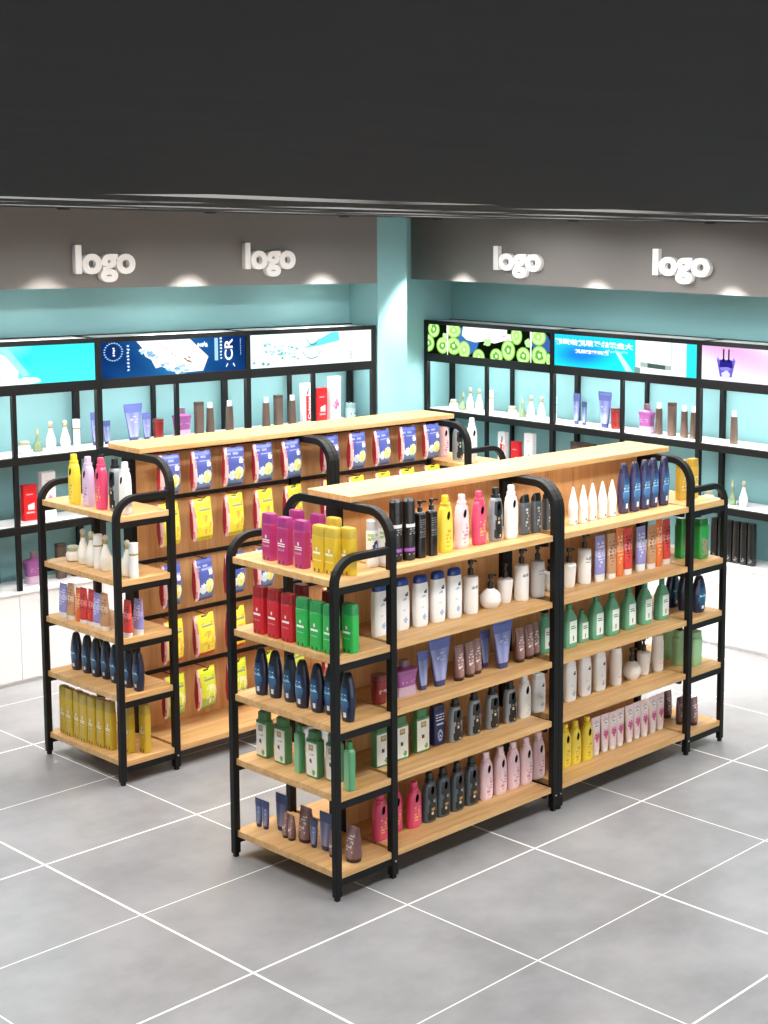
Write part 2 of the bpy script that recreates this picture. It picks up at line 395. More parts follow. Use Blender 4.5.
STOCK = {
 ('F1', 1): [("aerosol", -0.042, 0.104, 0.243), ("aerosol", 0.038, 0.108, 0.239), ("blackcan", 0.123, 0.119, 0.318), ("blackcan", 0.189, 0.096, 0.318), ("blackpump", 0.262, 0.091, 0.299), ("blackpump", 0.343, 0.093, 0.299), ("det_yellow", 0.439, 0.097, 0.302), ("det_blush", 0.566, 0.108, 0.29), ("det_pink", 0.691, 0.106, 0.292), ("det_black", 0.823, 0.115, 0.295), ("det_white", 0.93, 0.103, 0.297), ("greybox", 1.06, 0.126, 0.227), ("greybox", 1.145, 0.118, 0.227), ("greybox", 1.251, 0.13, 0.223)],
 ('F1', 2): [("hs", 0.038, 0.15, 0.263), ("hs", 0.188, 0.156, 0.273), ("hs", 0.299, 0.136, 0.275), ("hs", 0.421, 0.137, 0.275), ("hs", 0.535, 0.133, 0.282), ("pump_tall", 0.66, 0.138, 0.293), ("pump_round", 0.798, 0.131, 0.189), ("pump_flare", 0.947, 0.166, 0.226), ("pump_tall", 1.049, 0.138, 0.296), ("pump_grey", 1.175, 0.135, 0.297), ("pump_small", 1.319, 0.176, 0.184)],
 ('F1', 3): [("jar_red", 0.012, 0.125, 0.151), ("decanter", 0.18, 0.134, 0.185), ("tube_blue_s", 0.317, 0.135, 0.22), ("tube_blue", 0.407, 0.111, 0.259), ("tube_brown", 0.555, 0.116, 0.192), ("tube_brown", 0.638, 0.122, 0.196), ("tube_brown", 0.706, 0.14, 0.2), ("tube_blue_s", 0.824, 0.196, 0.198), ("tube_blue", 0.859, 0.098, 0.282), ("tube_brown", 1.021, 0.12, 0.192), ("tube_brown", 1.104, 0.131, 0.193), ("tube_brown", 1.163, 0.141, 0.197), ("greenjug", 1.243, 0.144, 0.242)],
 ('F1', 4): [("boxgreen", 0.037, 0.149, 0.237), ("boxgreen", 0.168, 0.155, 0.23), ("boxgreen", 0.321, 0.164, 0.234), ("navycan", 0.457, 0.183, 0.218), ("det_black", 0.548, 0.141, 0.238), ("det_black", 0.694, 0.147, 0.242), ("det_black", 0.829, 0.145, 0.241), ("det_black", 0.967, 0.143, 0.242), ("det_white", 1.086, 0.147, 0.249), ("hsplain", 1.212, 0.158, 0.23)],
 ('F1', 5): [("det_pink", 0.026, 0.14, 0.24), ("det_pink", 0.150, 0.17, 0.244), ("det_pink", 0.252, 0.138, 0.264), ("det_dark", 0.356, 0.134, 0.27), ("det_dark", 0.455, 0.137, 0.271), ("det_dark", 0.56, 0.138, 0.269), ("det_dark", 0.669, 0.143, 0.269), ("det_blush", 0.773, 0.134, 0.275), ("det_blush", 0.887, 0.139, 0.274), ("det_blush", 0.988, 0.138, 0.27), ("det_blush", 1.091, 0.137, 0.274), ("det_blush", 1.201, 0.145, 0.27)],
 ('F2', 1): [("cone", 1.45, 0.117, 0.224), ("cone", 1.537, 0.117, 0.222), ("cone", 1.627, 0.125, 0.221), ("cone", 1.714, 0.124, 0.223), ("cone", 1.8, 0.124, 0.225), ("navy", 1.920, 0.138, 0.31), ("navy", 2.015, 0.132, 0.292), ("navy", 2.110, 0.133, 0.318), ("navy", 2.205, 0.144, 0.297), ("navy", 2.300, 0.136, 0.319)],
 ('F2', 2): [("pump_flare", 1.457, 0.155, 0.233), ("pump_tall", 1.59, 0.154, 0.296), ("tube_lav", 1.7, 0.129, 0.277), ("tube_tan", 1.805, 0.13, 0.268), ("tube_orange", 1.884, 0.134, 0.295), ("tube_red", 1.952, 0.127, 0.296), ("tube_lav", 2.078, 0.13, 0.277), ("tube_tan", 2.176, 0.126, 0.279), ("tube_orange", 2.25, 0.128, 0.301), ("tube_red", 2.337, 0.139, 0.279)],
 ('F2', 3): [("greenjug", 1.421, 0.117, 0.246), ("greenjug_s", 1.558, 0.141, 0.193), ("greenjug", 1.662, 0.123, 0.249), ("greenjug", 1.792, 0.112, 0.251), ("greenjug", 1.964, 0.126, 0.268), ("greenjug", 2.121, 0.128, 0.262), ("greenjug", 2.278, 0.12, 0.271)],
 ('F2', 4): [("hs_b", 1.481, 0.161, 0.242), ("hs_b", 1.615, 0.164, 0.243), ("hs_b", 1.75, 0.165, 0.246), ("lotion", 1.898, 0.165, 0.232), ("pump_round", 2.041, 0.159, 0.196), ("pump_flare", 2.171, 0.171, 0.243), ("lotion", 2.296, 0.161, 0.236)],
 ('F2', 5): [("det_yellow", 1.425, 0.145, 0.261), ("det_yellow", 1.507, 0.14, 0.272), ("det_yellow", 1.61, 0.138, 0.271), ("tube_pink", 1.71, 0.155, 0.243), ("tube_pink", 1.793, 0.156, 0.234), ("tube_pink", 1.857, 0.148, 0.239), ("tube_pink", 1.93, 0.154, 0.245), ("tube_pink", 2.02, 0.154, 0.23), ("tube_pink", 2.101, 0.162, 0.217), ("tube_pink", 2.167, 0.155, 0.239), ("tube_pink", 2.254, 0.159, 0.224), ("tube_pink", 2.336, 0.165, 0.245)],
 ('FR', 1): [("gold", 2.535, 0.18, 0.27), ("gold", 2.635, 0.17, 0.239)],
 ('FR', 2): [("greentub", 2.545, 0.173, 0.263), ("greentub", 2.615, 0.075, 0.257)],
 ('FR', 3): [("navy2", 2.569, 0.267, 0.224), ("navy2", 2.56, 0.16, 0.236), ("navy2", 2.577, 0.05, 0.257)],
 ('FR', 4): [("greenflask", 2.562, 0.301, 0.183), ("greenflask", 2.501, 0.146, 0.233), ("greenflask", 2.551, 0.005, 0.252)],
 ('FR', 5): [("darktube", 2.543, 0.273, 0.199), ("darktube", 2.499, 0.127, 0.166), ("darktube", 2.539, 0.051, 0.179)],
 ('FL', 1): [("stick_mag", -0.29, 0.601, 0.235), ("stick_mag", -0.301, 0.46, 0.245), ("stick_mag", -0.293, 0.334, 0.243), ("stick_yel", -0.287, 0.197, 0.238), ("stick_yel", -0.28, 0.11, 0.23), ("stick_yel", -0.235, 0.015, 0.234)],
 ('FL', 2): [("stick_red", -0.344, 0.635, 0.232), ("stick_red", -0.349, 0.513, 0.248), ("stick_red", -0.347, 0.399, 0.251), ("stick_grn", -0.346, 0.28, 0.241), ("stick_grn", -0.355, 0.17, 0.248), ("stick_grn", -0.332, 0.067, 0.247), ("stick_grn", -0.252, -0.035, 0.235)],
 ('FL', 3): [("navy", -0.288, 0.696, 0.261), ("navy", -0.271, 0.6, 0.254), ("navy", -0.262, 0.489, 0.25), ("navy", -0.282, 0.364, 0.247), ("navy", -0.276, 0.251, 0.247), ("navy", -0.256, 0.166, 0.233), ("navy", -0.27, 0.017, 0.24)],
 ('FL', 4): [("boxgreen", -0.257, 0.718, 0.239), ("boxgreen", -0.254, 0.566, 0.243), ("greenside", -0.273, 0.399, 0.247), ("boxgreen", -0.273, 0.278, 0.251), ("boxgreen", -0.247, 0.155, 0.231), ("greenside", -0.272, -0.025, 0.252)],
 ('FL', 5): [("tube_blue_xs", -0.258, 0.775, 0.132), ("tube_blue_xs", -0.257, 0.715, 0.168), ("tube_blue_m", -0.219, 0.635, 0.192), ("tube_brown_s", -0.255, 0.545, 0.132), ("tube_brown_s", -0.259, 0.492, 0.144), ("tube_brown", -0.231, 0.415, 0.181), ("tube_blue_xs", -0.243, 0.330, 0.158), ("tube_blue_m", -0.231, 0.251, 0.203), ("tube_brown_s", -0.252, 0.165, 0.125), ("tube_brown", -0.232, 0.035, 0.186)],
 ('GL', 1): [("det_yellow", -0.135, 2.742, 0.302), ("det_lilac", -0.12, 2.612, 0.299), ("det_pink", -0.122, 2.464, 0.309), ("det_black", -0.093, 2.364, 0.312), ("det_white", -0.101, 2.19, 0.304)],
 ('GL', 2): [("jar", -0.088, 2.872, 0.095), ("gourd", -0.089, 2.75, 0.218), ("gourd", -0.095, 2.647, 0.217), ("cyl", -0.09, 2.574, 0.209), ("gourd", -0.099, 2.481, 0.223), ("gourd", -0.112, 2.34, 0.217), ("gourd", -0.091, 2.262, 0.219), ("cyl", -0.083, 2.155, 0.212)],
 ('GL', 3): [("tube_lav", -0.138, 2.90, 0.197), ("tube_tan", -0.133, 2.822, 0.23), ("tube_orange", -0.122, 2.748, 0.205), ("tube_red", -0.134, 2.675, 0.199), ("tube_red", -0.124, 2.60, 0.229), ("tube_lav", -0.133, 2.52, 0.227), ("tube_tan", -0.135, 2.44, 0.22), ("tube_red", -0.126, 2.209, 0.228), ("tube_lav", -0.055, 2.206, 0.209)],
 ('GL', 4): [("navy", -0.071, 2.896, 0.243), ("navy", -0.066, 2.778, 0.238), ("navy", -0.069, 2.67, 0.23), ("navy", -0.057, 2.579, 0.238), ("navy", -0.065, 2.465, 0.24), ("navy", -0.064, 2.326, 0.222), ("navy", -0.063, 2.221, 0.242)],
 ('GL', 5): [("stick_yel", -0.142, 2.92, 0.279), ("stick_yel", -0.147, 2.84, 0.294), ("stick_yel", -0.141, 2.758, 0.302), ("stick_yel", -0.147, 2.676, 0.307), ("stick_yel", -0.143, 2.594, 0.314), ("stick_yel", -0.135, 2.512, 0.31), ("stick_yel", -0.126, 2.43, 0.312), ("stick_yel", -0.078, 2.311, 0.295), ("stick_yel", -0.02, 2.234, 0.291)],
 ('GR', 1): [("det_blush", 2.613, 2.644, 0.283), ("det_blush", 2.714, 2.614, 0.262), ("det_black", 2.687, 2.432, 0.281), ("det_white", 2.693, 2.289, 0.323)],
}
# ------------------------------------------------------------------ wall display shelving
def mixc(a, b, t):
    t = max(0, min(1, t)); A = [int(a[i:i+2], 16) for i in (0, 2, 4)]; B = [int(b[i:i+2], 16) for i in (0, 2, 4)]
    return ''.join('%02x' % int(round(p+(q-p)*t)) for p, q in zip(A, B))
def hsh(*a):
    x = 0
    for v in a: x = (x*7919+int(v)*104729+12345) % 1000003
    x = (x*x+x*31) % 1000003
    return x/1000003
def poster_cyan(p, W, H):
    p.grid(0, W, 0, H, 0, lambda u, v: mixc('4ff0f8', '3be8f5', v) if u > .62 else mixc('bff6f5', '3be6f2', (u-.3)/.32+.15*math.sin(9*v+4*u)), 60, 16)
    p.disc(.30*W, .30*H, .24*W, .62*H, -.001, 'f2fbfb', 40, .03, 1); p.poly([(0, 0), (0, H), (.28*W, H), (.38*W, .6*H), (.36*W, 0)], -.0008, 'd9f7f6')
    p.disc(.33*W, .2*H, .155*W, .6*H, -.0015, 'ffffff', 40); p.disc(.33*W, .15*H, .10*W, .42*H, -.002, '1fd7ee', 40)
    p.poly([(.42*W, H), (.47*W, H), (.60*W, .25*H), (.56*W, .2*H)], -.0016, '9fe9e6')
    p.disc(.57*W, .08*H, .09*W, .1*H, -.0018, 'e8fbfa', 20, .15, 5)
def poster_navy(p, W, H):
    def f(u, v):
        c = mixc('0c2f66', '2a78b4', max(0, 1-abs(u-.5)*2.1)*(1-.3*v)+.1*math.sin(14*u+5*v))
        return c
    p.grid(0, W, 0, H, 0, f, 70, 18)
    p.poly([(.235*W, .98*H), (.60*W, .98*H), (.73*W, .45*H), (.69*W, .05*H), (.52*W, .03*H), (.46*W, .12*H), (.40*W, .24*H), (.36*W, .2*H), (.33*W, .45*H), (.29*W, .55*H), (.27*W, .8*H)], -.001, 'fbf6f0')
    rr = random.Random(3)
    for i in range(26):
        t = rr.random(); p.disc((.25+.25*t+.02*rr.random())*W, (.75-.65*t+.12*(rr.random()-.5))*H, .018*W, .05*H, -.0014, rr.choice(['dfeef6', 'ffffff', 'a9cfe6', '7fb3d6']), 7, .4, i)
    for i in range(9): p.disc((.44+.14*rr.random())*W, (.02+.2*rr.random())*H, .02*W, .05*H, -.0012, rr.choice(['6fb0db', 'a9d3ec']), 7, .4, i+40)
    for x, z in ((.565, .42), (.58, .36), (.592, .46), (.60, .33)): p.disc(x*W, z*H, .014*W, .025*H, -.0018, '8a5a3a', 6, .5, int(x*999), -.6)
    for i in range(9): p.disc((.39+.017*i)*W, (.88-.06*i)*H, .006*W, .03*H, -.0018, 'cbb9ae', 5, .4, i, -.7)
    for i in range(22):   # ring
        t = 2*PI*i/22; p.disc(.082*W+.058*W*math.cos(t), .72*H+.24*H*math.sin(t), .0075*W, .018*H, -.0014, '9cc3e8', 6, 0, 0, 0)
    for i in range(4): p.disc(.084*W, (.62+.065*i)*H, .009*W, .027*H, -.0016, 'e8f0fa', 5, .3, i)
    for i in range(8): p.disc(.178*W, (.2+.095*i)*H, .010*W, .034*H, -.0016, 'c9dcf0', 5, .35, i+9)
    for x in (.66, .675, .69, .705, .72): p.disc(x*W, (.80+.06*math.sin(x*200))*H, .011*W, .06*H, -.0016, 'e9f4fb', 6, .5, int(x*777), .5)
    p.poly([(.775*W, .32*H), (.80*W, .32*H), (.80*W, .97*H), (.775*W, .97*H)], -.0014, '9fd3ee')
    for i in range(7): p.disc(.822*W, (.38+.095*i)*H, .009*W, .034*H, -.0016, 'dbe8f4', 5, .3, i+30)
    for i in range(10): p.disc(.967*W, (.46+.05*i)*H, .004*W, .018*H, -.0016, 'aac3dd', 5, .3, i+60)
    for s in (-1, 1): p.poly([((.89+s*.016)*W, .20*H), ((.89+s*.03)*W, .10*H), ((.89+s*.034)*W, .13*H), ((.89+s*.024)*W, .22*H)], -.0016, 'e8f0fa')
def poster_bubbles(p, W, H):
    p.grid(0, W, 0, H, 0, lambda u, v: mixc('fbfefe', 'd9f6f5', .4+.4*math.sin(6*u+2)*(1-u)), 40, 12)
    rr = random.Random(8)
    for i in range(46):
        t = rr.random(); p.disc((.10+.28*t)*W, (.2+.62*(rr.random()*.6+.4*(1-t)))*H, .012*W, .03*H, -.0012, rr.choice(['9fdcda', 'ffffff', '7fcfd2', 'b9ecea', '6ab3bb']), 7, .5, i)
    p.poly([(.42*W, .52*H), (.66*W, .98*H), (.715*W, .98*H), (.725*W, .70*H), (.60*W, .60*H)], -.0014, '6fdbe6'); p.poly([(.42*W, .48*H), (.73*W, .72*H), (.73*W, .58*H), (.5*W, .5*H)], -.0016, 'dff7f8')
    for cx, cz, rx, rz, s0, s1 in ((.50, .86, .05, .24, 190, 350), (.49, .50, .075, .3, 200, 340)):
        for i in range(18):
            a = R(s0+(s1-s0)*i/17); p.disc((cx+rx*math.cos(a))*W, (cz+rz*math.sin(a))*H, .007*W, .018*H, -.0018, '5b7f86' if 5 < i < 13 else '93b9bd', 6)
    for i in range(4): p.disc(.82*W, (.15+.06*i)*H, .008*W, .022*H, -.0018, '8b9a9c', 5, .4, i)
    for i in range(5): p.disc(.975*W, (.3+.05*i)*H, .003*W, .018*H, -.0018, '9aa7a9', 5, .4, i)
    for x, z in ((.03, .16), (.10, .12), (.14, .10), (.25, .25)): p.disc(x*W, z*H, .012*W, .045*H, -.0018, '6aa3a8', 6, .5, int(x*333), .6)
def poster_kiwi(p, W, H):
    p.grid(0, W, 0, H, 0, lambda u, v: '0a1408', 1, 1)
    p.disc(.34*W, .55*H, .09*W, .5*H, -.0006, '3c6fb5', 24, .1, 2); p.disc(.93*W, .6*H, .07*W, .4*H, -.0006, '3c5fa0', 24, .1, 3)
    p.poly([(.30*W, H), (.66*W, H), (.66*W, .66*H), (.56*W, .52*H), (.47*W, .56*H), (.40*W, .50*H), (.33*W, .56*H), (.29*W, .7*H)], -.001, 'fdfdfd')
    p.poly([(.66*W, .86*H), (.70*W, .86*H), (.73*W, .66*H), (.64*W, .62*H)], -.001, 'fdfdfd'); p.disc(.64*W, .77*H, .03*W, .012*H, -.0016, '777777', 8)
    def kiwi(x, z, r, rz, k=0):
        p.disc(x*W, z*H, r*W, rz*H, -.0012, '8ccf57', 24); p.disc(x*W, z*H, r*.84*W, rz*.86*H, -.0015, 'c8ee9a', 22)
        p.disc(x*W, z*H, r*.5*W, rz*.5*H, -.0018, '9fdc6e' if k else '63b54a', 14, .25, int(x*100)); p.disc(x*W, z*H, r*.22*W, rz*.22*H, -.0021, 'e9f7c9', 10, .2, 3)
    for a in ((.05, .83, .05, .28), (.0, .35, .055, .3), (.125, .30, .052, .28), (.22, .85, .062, .26, 1), (.22, .32, .062, .30), (.31, .22, .05, .30, 1), (.43, .03, .05, .26, 1), (.575, .1, .052, .26), (.67, .33, .055, .34), (.735, .83, .045, .30, 1), (.79, .20, .055, .28), (.905, .85, .06, .28, 1), (.915, .25, .062, .32), (.985, .15, .02, .2, 1)): kiwi(*a)
    for x in (.165, .845): p.poly([(x*W, 0), (x*W+.008*W, 0), (x*W+.012*W, H), (x*W-.004*W, H)], -.0024, 'f4f4f4')
    for x, z in ((.15, .62), (.83, .62), (.50, .53)): p.disc(x*W, z*H, .03*W, .13*H, -.0013, 'b8e8a0', 12, .3, int(x*50))
def poster_blue(p, W, H):
    def f(u, v):
        if u > .93: return '35dcee'
        if u > .58: return 'f6fbfc'
        return mixc('22e6f6', '1f86e6', math.exp(-((u-.2)/.16)**2-((v-.35-.3*u)/.3)**2)*1.1+.25*v*(1-u))
    p.grid(0, W, 0, H, 0, f, 70, 18)
    p.poly([(.62*W, .30*H), (.83*W, .24*H), (.83*W, H), (.62*W, H)], -.0010, 'ffffff')
    p.poly([(.825*W, .22*H), (.832*W, .22*H), (.832*W, H), (.825*W, H)], -.0012, 'b8d4da')
    p.poly([(.62*W, .20*H), (.83*W, .16*H), (.83*W, .30*H), (.62*W, .34*H)], -.0014, 'a9bab4'); p.poly([(.67*W, .185*H), (.79*W, .165*H), (.79*W, .29*H), (.67*W, .32*H)], -.0016, '4a5f5a')
    p.poly([(.44*W, .62*H), (.47*W, .60*H), (.57*W, .02*H), (.52*W, .02*H)], -.0012, 'c8f4f8'); p.poly([(.58*W, .0*H), (.62*W, 0), (.62*W, .16*H), (.58*W, .18*H)], -.0014, '7f9b95')
    for i in range(9): p.disc((.38+.018*i)*W, (.58+.02*math.sin(i*2))*H, .01*W, .03*H, -.0014, 'a8f2f8', 6, .3, i)
def poster_perfume(p, W, H):
    p.grid(0, W, 0, H, 0, lambda u, v: mixc('f4ecf8', 'dba0d4', max(0, math.sin(5*u+2.2*v-1.2))*v*.9), 40, 14)
    W0 = W; W = W*.62
    p.poly([(.19*W, .12*H), (.155*W, .62*H), (.345*W, .62*H), (.31*W, .12*H)], -.001, '6a62c8'); p.poly([(.18*W, .40*H), (.19*W, .60*H), (.31*W, .60*H), (.32*W, .40*H)], -.0014, '2a2384')
    p.disc(.25*W, .17*H, .045*W, .14*H, -.0016, 'd9d6fa', 16, .15, 3); p.disc(.25*W, .36*H, .055*W, .06*H, -.0018, '8a86e0', 12, .2, 4)
    for x in (.225, .278): p.poly([((x-.008)*W, .58*H), ((x-.008)*W, .93*H), ((x+.008)*W, .93*H), ((x+.008)*W, .58*H)], -.002, '2b2748'); p.disc(x*W, .60*H, .018*W, .05*H, -.0021, '1c1a55', 10)
    for x, s in ((.15, 1), (.345, -1)): p.poly([(x*W, .62*H), ((x+.02*s)*W, .7*H), ((x+.03*s)*W, .60*H)], -.0012, '8f8ae0')
def wall_unit(label, x_posts_main, x_posts_mid, posters):
    """local frame: x to the right along the wall, front face at y=0, back at y=.34"""
    r = empty('wall_shelf_unit'); tag(r, label, 'shelf unit', 'black wall shelf units with light boxes'); D = .335
    ZB, ZT = .682, 2.465
    xa, xb = x_posts_main[0], x_posts_main[-1]
    for x in x_posts_main:
        for y in (.02, D-.0): 
            box_obj('post', x-.021, x+.021, y-.02, y+.02 if y < .1 else y+.018, ZB, ZT, 'black', r)
    for x in x_posts_mid:
        for y in (.016, D): box_obj('post', x-.015, x+.015, y-.015, y+.015, ZB, 2.085, 'black', r)
    for z in (1.645, 1.15):
        box_obj('shelf', xa+.02, xb-.02, .034, D-.02, z-.022, z, 'white', r)
        p = PB(); p.box(xa, xb, -.004, .03, z-.060, z-.006); p.box(xa, xb, D-.01, D+.02, z-.05, z-.01)
        for x in x_posts_main: p.box(x-.012, x+.012, .03, D, z-.04, z-.0225)
        p.build('shelf_rail', 'black', r)
    for i in range(len(x_posts_main)-1):
        a, b = x_posts_main[i]+.021, x_posts_main[i+1]-.021
        lb = PB(); lb.box(a, b, -.004, .03, 2.085, 2.158); lb.box(a, b, -.002, .03, ZT-.035, ZT); lb.box(a, b, D-.02, D+.015, ZT-.035, ZT); lb.box(a, b, .03, D, 2.10, 2.115)
        for x in (a, b): lb.box(x-.006, x+.006, .03, D-.02, ZT-.03, ZT-.004)
        o = lb.build('light_box', 'black', r)
        t = PB(); t.box(a+.008, b-.008, .032, D-.022, ZT-.018, ZT-.006); t.build('top_cover', 'white', o)
        if i < len(posters) and posters[i]:
            p = PB(); p.flat = True; W, H = b-a-.004, ZT-.035-2.158
            posters[i](p, W, H); po = p.build('poster', 'poster', o); po.location = (a+.002, .012, 2.158)
            if posters[i] is poster_navy:
                text_obj('poster_letters', 'CR', .2, 'poster', po, (.905*W, -.003, .62*H), (PI/2, -PI/2, 0), .0003, .004, width=.17, height=.075)
            if posters[i] is poster_blue:
                text_obj('poster_letters', '大自然给予肌肤的温暖', .07, 'poster', po, (.285*W, -.003, .70*H), (PI/2, 0, 0), .0003, .003, width=.57*W, height=.20*H, mirror=True)
                text_obj('poster_letters', '深层滋润肌肤', .05, 'poster', po, (.275*W, -.003, .46*H), (PI/2, 0, 0), .0003, .002, width=.25*W, height=.13*H, mirror=True)
        s = PB(); s.box(a+.02, b-.02, .10, .14, 2.088, 2.0995); s.build('led_strip', M['strip'], o)
    return r
def cabinet(label, xa, xb, first):
    r = empty('base_cabinet'); tag(r, label, 'cabinet', 'white base cabinets along the walls')
    box_obj('plinth', xa, xb, .03, .35, 0, .66, 'white', r)
    box_obj('cabinet_top', xa, xb, .0, .35, .66, .681, 'white', r)
    x = first
    while x < xb-.05:
        x1 = min(x+.64, xb); box_obj('door', max(x, xa)+.002, x1-.002, .012, .0295, .03, .655, 'white', r); x = x1
    return r
LX = 1.087
lu = wall_unit('black wall shelf unit against the left teal wall', [LX-2*1.284, LX-1.284, LX, LX+1.284, LX+2*1.281], [LX-1.284*1.5, LX-.642, LX+.642, LX+1.284+.64], [None, poster_cyan, poster_navy, poster_bubbles])
lu.location = (0, 4.52, 0)
lc = cabinet('white base cabinet under the shelf unit on the left wall', LX-2*1.284, 3.66, LX-2*1.284); lc.location = (0, 4.52, 0)
ru = wall_unit('black wall shelf unit against the right teal wall', [0, 1.615, 3.235, 4.85], [.80, 2.42, 4.04], [poster_kiwi, poster_blue, poster_perfume])
ru.location = (4.546, 4.87, 0); ru.rotation_euler = (0, 0, -PI/2)
rc = cabinet('white base cabinet under the shelf unit on the right wall', -.02, 5.2, -.02); rc.location = (4.546, 4.87, 0); rc.rotation_euler = (0, 0, -PI/2)
# ------------------------------------------------------------------ goods
def dash(xn, zn, rows, z0, z1, dens=.6, seed=0, x0=-.75, x1=.75, k=9):
    """small printed lines inside a label"""
    if not (z0 < zn < z1 and x0 < xn < x1): return False
    r = (zn-z0)/(z1-z0)*rows
    if r % 1 > .55: return False
    return hsh(int(r), int((xn+2)*k), seed) < dens
def lighter(c, t): return mixc(c, 'ffffff', t)
def darker(c, t): return mixc(c, '000000', t)
def cut_hole(ob, loc, r1, r2, tilt):
    p = PB(); p.loft([(-.08, r1, r2), (.08, r1, r2)], '0a0a0a', 16, dz=1); c = p.build('cutter', 'soft'); c.rotation_euler = (PI/2, tilt, 0); c.location = loc
    m = ob.modifiers.new('hole', 'BOOLEAN'); m.operation = 'DIFFERENCE'; m.object = c; m.solver = 'EXACT'
    bpy.context.view_layer.update()
    me = bpy.data.meshes.new_from_object(ob.evaluated_get(bpy.context.evaluated_depsgraph_get()))
    ob.modifiers.clear(); ob.data = me; bpy.data.objects.remove(c)
    me.set_sharp_from_angle(angle=R(38))
def detergent(h, body, cap, lab, ink, seed=1, kind='plain'):
    def f(xn, zn, ny, nx):
        if ny > -.25: return body
        if kind == 'black' and zn > .60 and abs(xn) < .70 and zn < .90: return '10161b'
        if kind == 'black' and abs(xn) < .55+.1*math.sin(zn*9): 
            if .06 < zn < .62: 
                if dash(xn, zn, 5, .08, .60, .5, seed, -.2, .4, 7): return hsh(int(zn*11), 3, seed) > .5 and 'd8d2c0' or 'b98c48'
                return lab
        if kind != 'black':
            if .10 < zn < .62 and abs(xn-.1) < .5 and dash(xn, zn, 6, .12, .60, .45, seed, -.35, .5, 6): return ink
            if .06 < zn < .66 and abs(xn-.1) < .55+.1*math.sin(8*zn): return lab
        return body
    b = PB(); b.loft([(0, .040, .024), (.02*h/.28, .044, .028), (.35*h, .0445, .0285), (.55*h, .0435, .028), (.68*h, .040, .027), (.77*h, .033, .025), (.81*h, .024, .021), (.82*h, .020, .020)], f, 32, 2.5, dz=.0075)
    o = b.build('body', 'plastic'); cut_hole(o, (.001, 0, .65*h), .0105, .023, .2)
    c = PB(); c.loft([(.815*h, .0250, .0250), (.87*h, .0250, .0250), (.875*h, .0195, .0195), (.975*h, .0190, .0190), (h, .0165, .0165)], cap, 22)
    return [o, c.build('cap', 'plastic')], .044, .028
def pump(kind, h, body='f3f0ec', top='0c0c0c', a=None):
    if kind == 'tall': a = a or .041; s = [(0, a*.93, a*.93), (.012, a, a), (.66*h, a, a), (.70*h, a*.9, a*.9), (.72*h, a*.45, a*.45)]; zt = .72*h
    if kind == 'round': a = .060; s = [(0, .036, .036), (.02, .052, .052), (.22*h, .060, .060), (.40*h, .055, .055), (.50*h, .040, .040), (.58*h, .018, .018)]; zt = .58*h
    if kind == 'flare': a = .045; s = [(0, .030, .030), (.02, .036, .036), (.40*h, .042, .042), (.56*h, .045, .045), (.60*h, .040, .040), (.63*h, .02, .02)]; zt = .63*h
    if kind == 'square': a = .025; s = [(0, .0245, .0245), (.008, .0255, .0255), (.76*h, .0255, .0255), (.80*h, .018, .018), (.81*h, .012, .012)]; zt = .81*h
    def f(xn, zn, ny, nx):
        if ny < -.6 and kind == 'tall' and dash(xn, zn, 5, .62, .80, .7, 4, -.5, .4, 8): return '9a9a9a'
        if ny < -.4 and kind == 'square' and dash(xn, zn, 9, .45, .85, .8, 4, -.7, .7, 12): return '6a6a6a'
        return body
    b = PB(); b.loft(s, f, 36, 2 if kind != 'square' else 5, dz=.006)
    p = PB(); ra = min(.016, a*.55); k = h-zt
    p.loft([(zt-.004, ra, ra), (zt+.42*k, ra, ra), (zt+.45*k, ra*.5, ra*.5), (zt+.70*k, ra*.42, ra*.42), (zt+.72*k, ra*.9, ra*.9), (h, ra*.95, ra*.95)], top, 18)
    p.tube([(0, 0, h-.10*k), (.034, 0, h-.12*k), (.040, 0, h-.2*k)], (0, 1, 0), .0055, .0045, top)
    return [b.build('body', 'soft' if kind != 'square' else 'plastic'), p.build('pump_head', 'plastic')], a, a
def shampoo(h, cap='1d3f91', body='f5f6f6'):
    def f(xn, zn, ny, nx):
        if ny < -.35:
            if (xn-.35)**2*.8+(zn-.80)**2*12 < .03: return '3a4256'
            if dash(xn, zn, 4, .60, .74, .5, 2, -.4, .5, 7): return 'b8c3d8'
            if (xn-.2)**2+(zn-.22)**2*9 < .05: return '9fc0e8'
            if dash(xn, zn, 3, .28, .5, .25, 5, -.4, .4, 6): return 'd2dae6'
        return body
    b = PB(); b.loft([(0, .040, .024), (.008, .0435, .0265), (.35*h, .0465, .028), (.70*h, .0455, .027), (.855*h, .041, .024)], f, 32, 3, dz=.007)
    c = PB(); c.loft([(.855*h, .0405, .0242), (.94*h, .039, .0235), (.985*h, .034, .019), (h, .024, .012)], cap, 28, 3)
    return [b.build('body', 'plastic'), c.build('cap', 'plastic')], .046, .028
def stick(h, c, cap, k=1.0):
    def f(xn, zn, ny, nx):
        if ny < -.5 and abs(xn) < .8:
            if (xn)**2+(zn-.66)**2*14 < .035: return 'efe6e0'
            if dash(xn, zn, 2, .50, .60, .85, 1, -.65, .65, 9): return 'f4f1ee'
            if dash(xn, zn, 2, .38, .45, .6, 2, -.6, .6, 12): return lighter(c, .55)
            if .335 < zn < .345: return lighter(c, .5)
        if zn < .10 and abs(abs(xn)-.35) < .12: return darker(c, .55)
        return c
    b = PB(); b.loft([(0, .040*k, .023*k), (.004, .0425*k, .025*k), (.78*h, .0435*k, .0255*k)], f, 48, 5, dz=.0055)
    t = PB(); t.loft([(.78*h, .0435*k, .0255*k), (.785*h, .0425*k, .0245*k), (.97*h, .0415*k, .0235*k), (h, .038*k, .020*k)], cap, 40, 5, dz=.02)
    return [b.build('body', 'plastic'), t.build('cap', 'plastic')], .0435*k, .0255*k
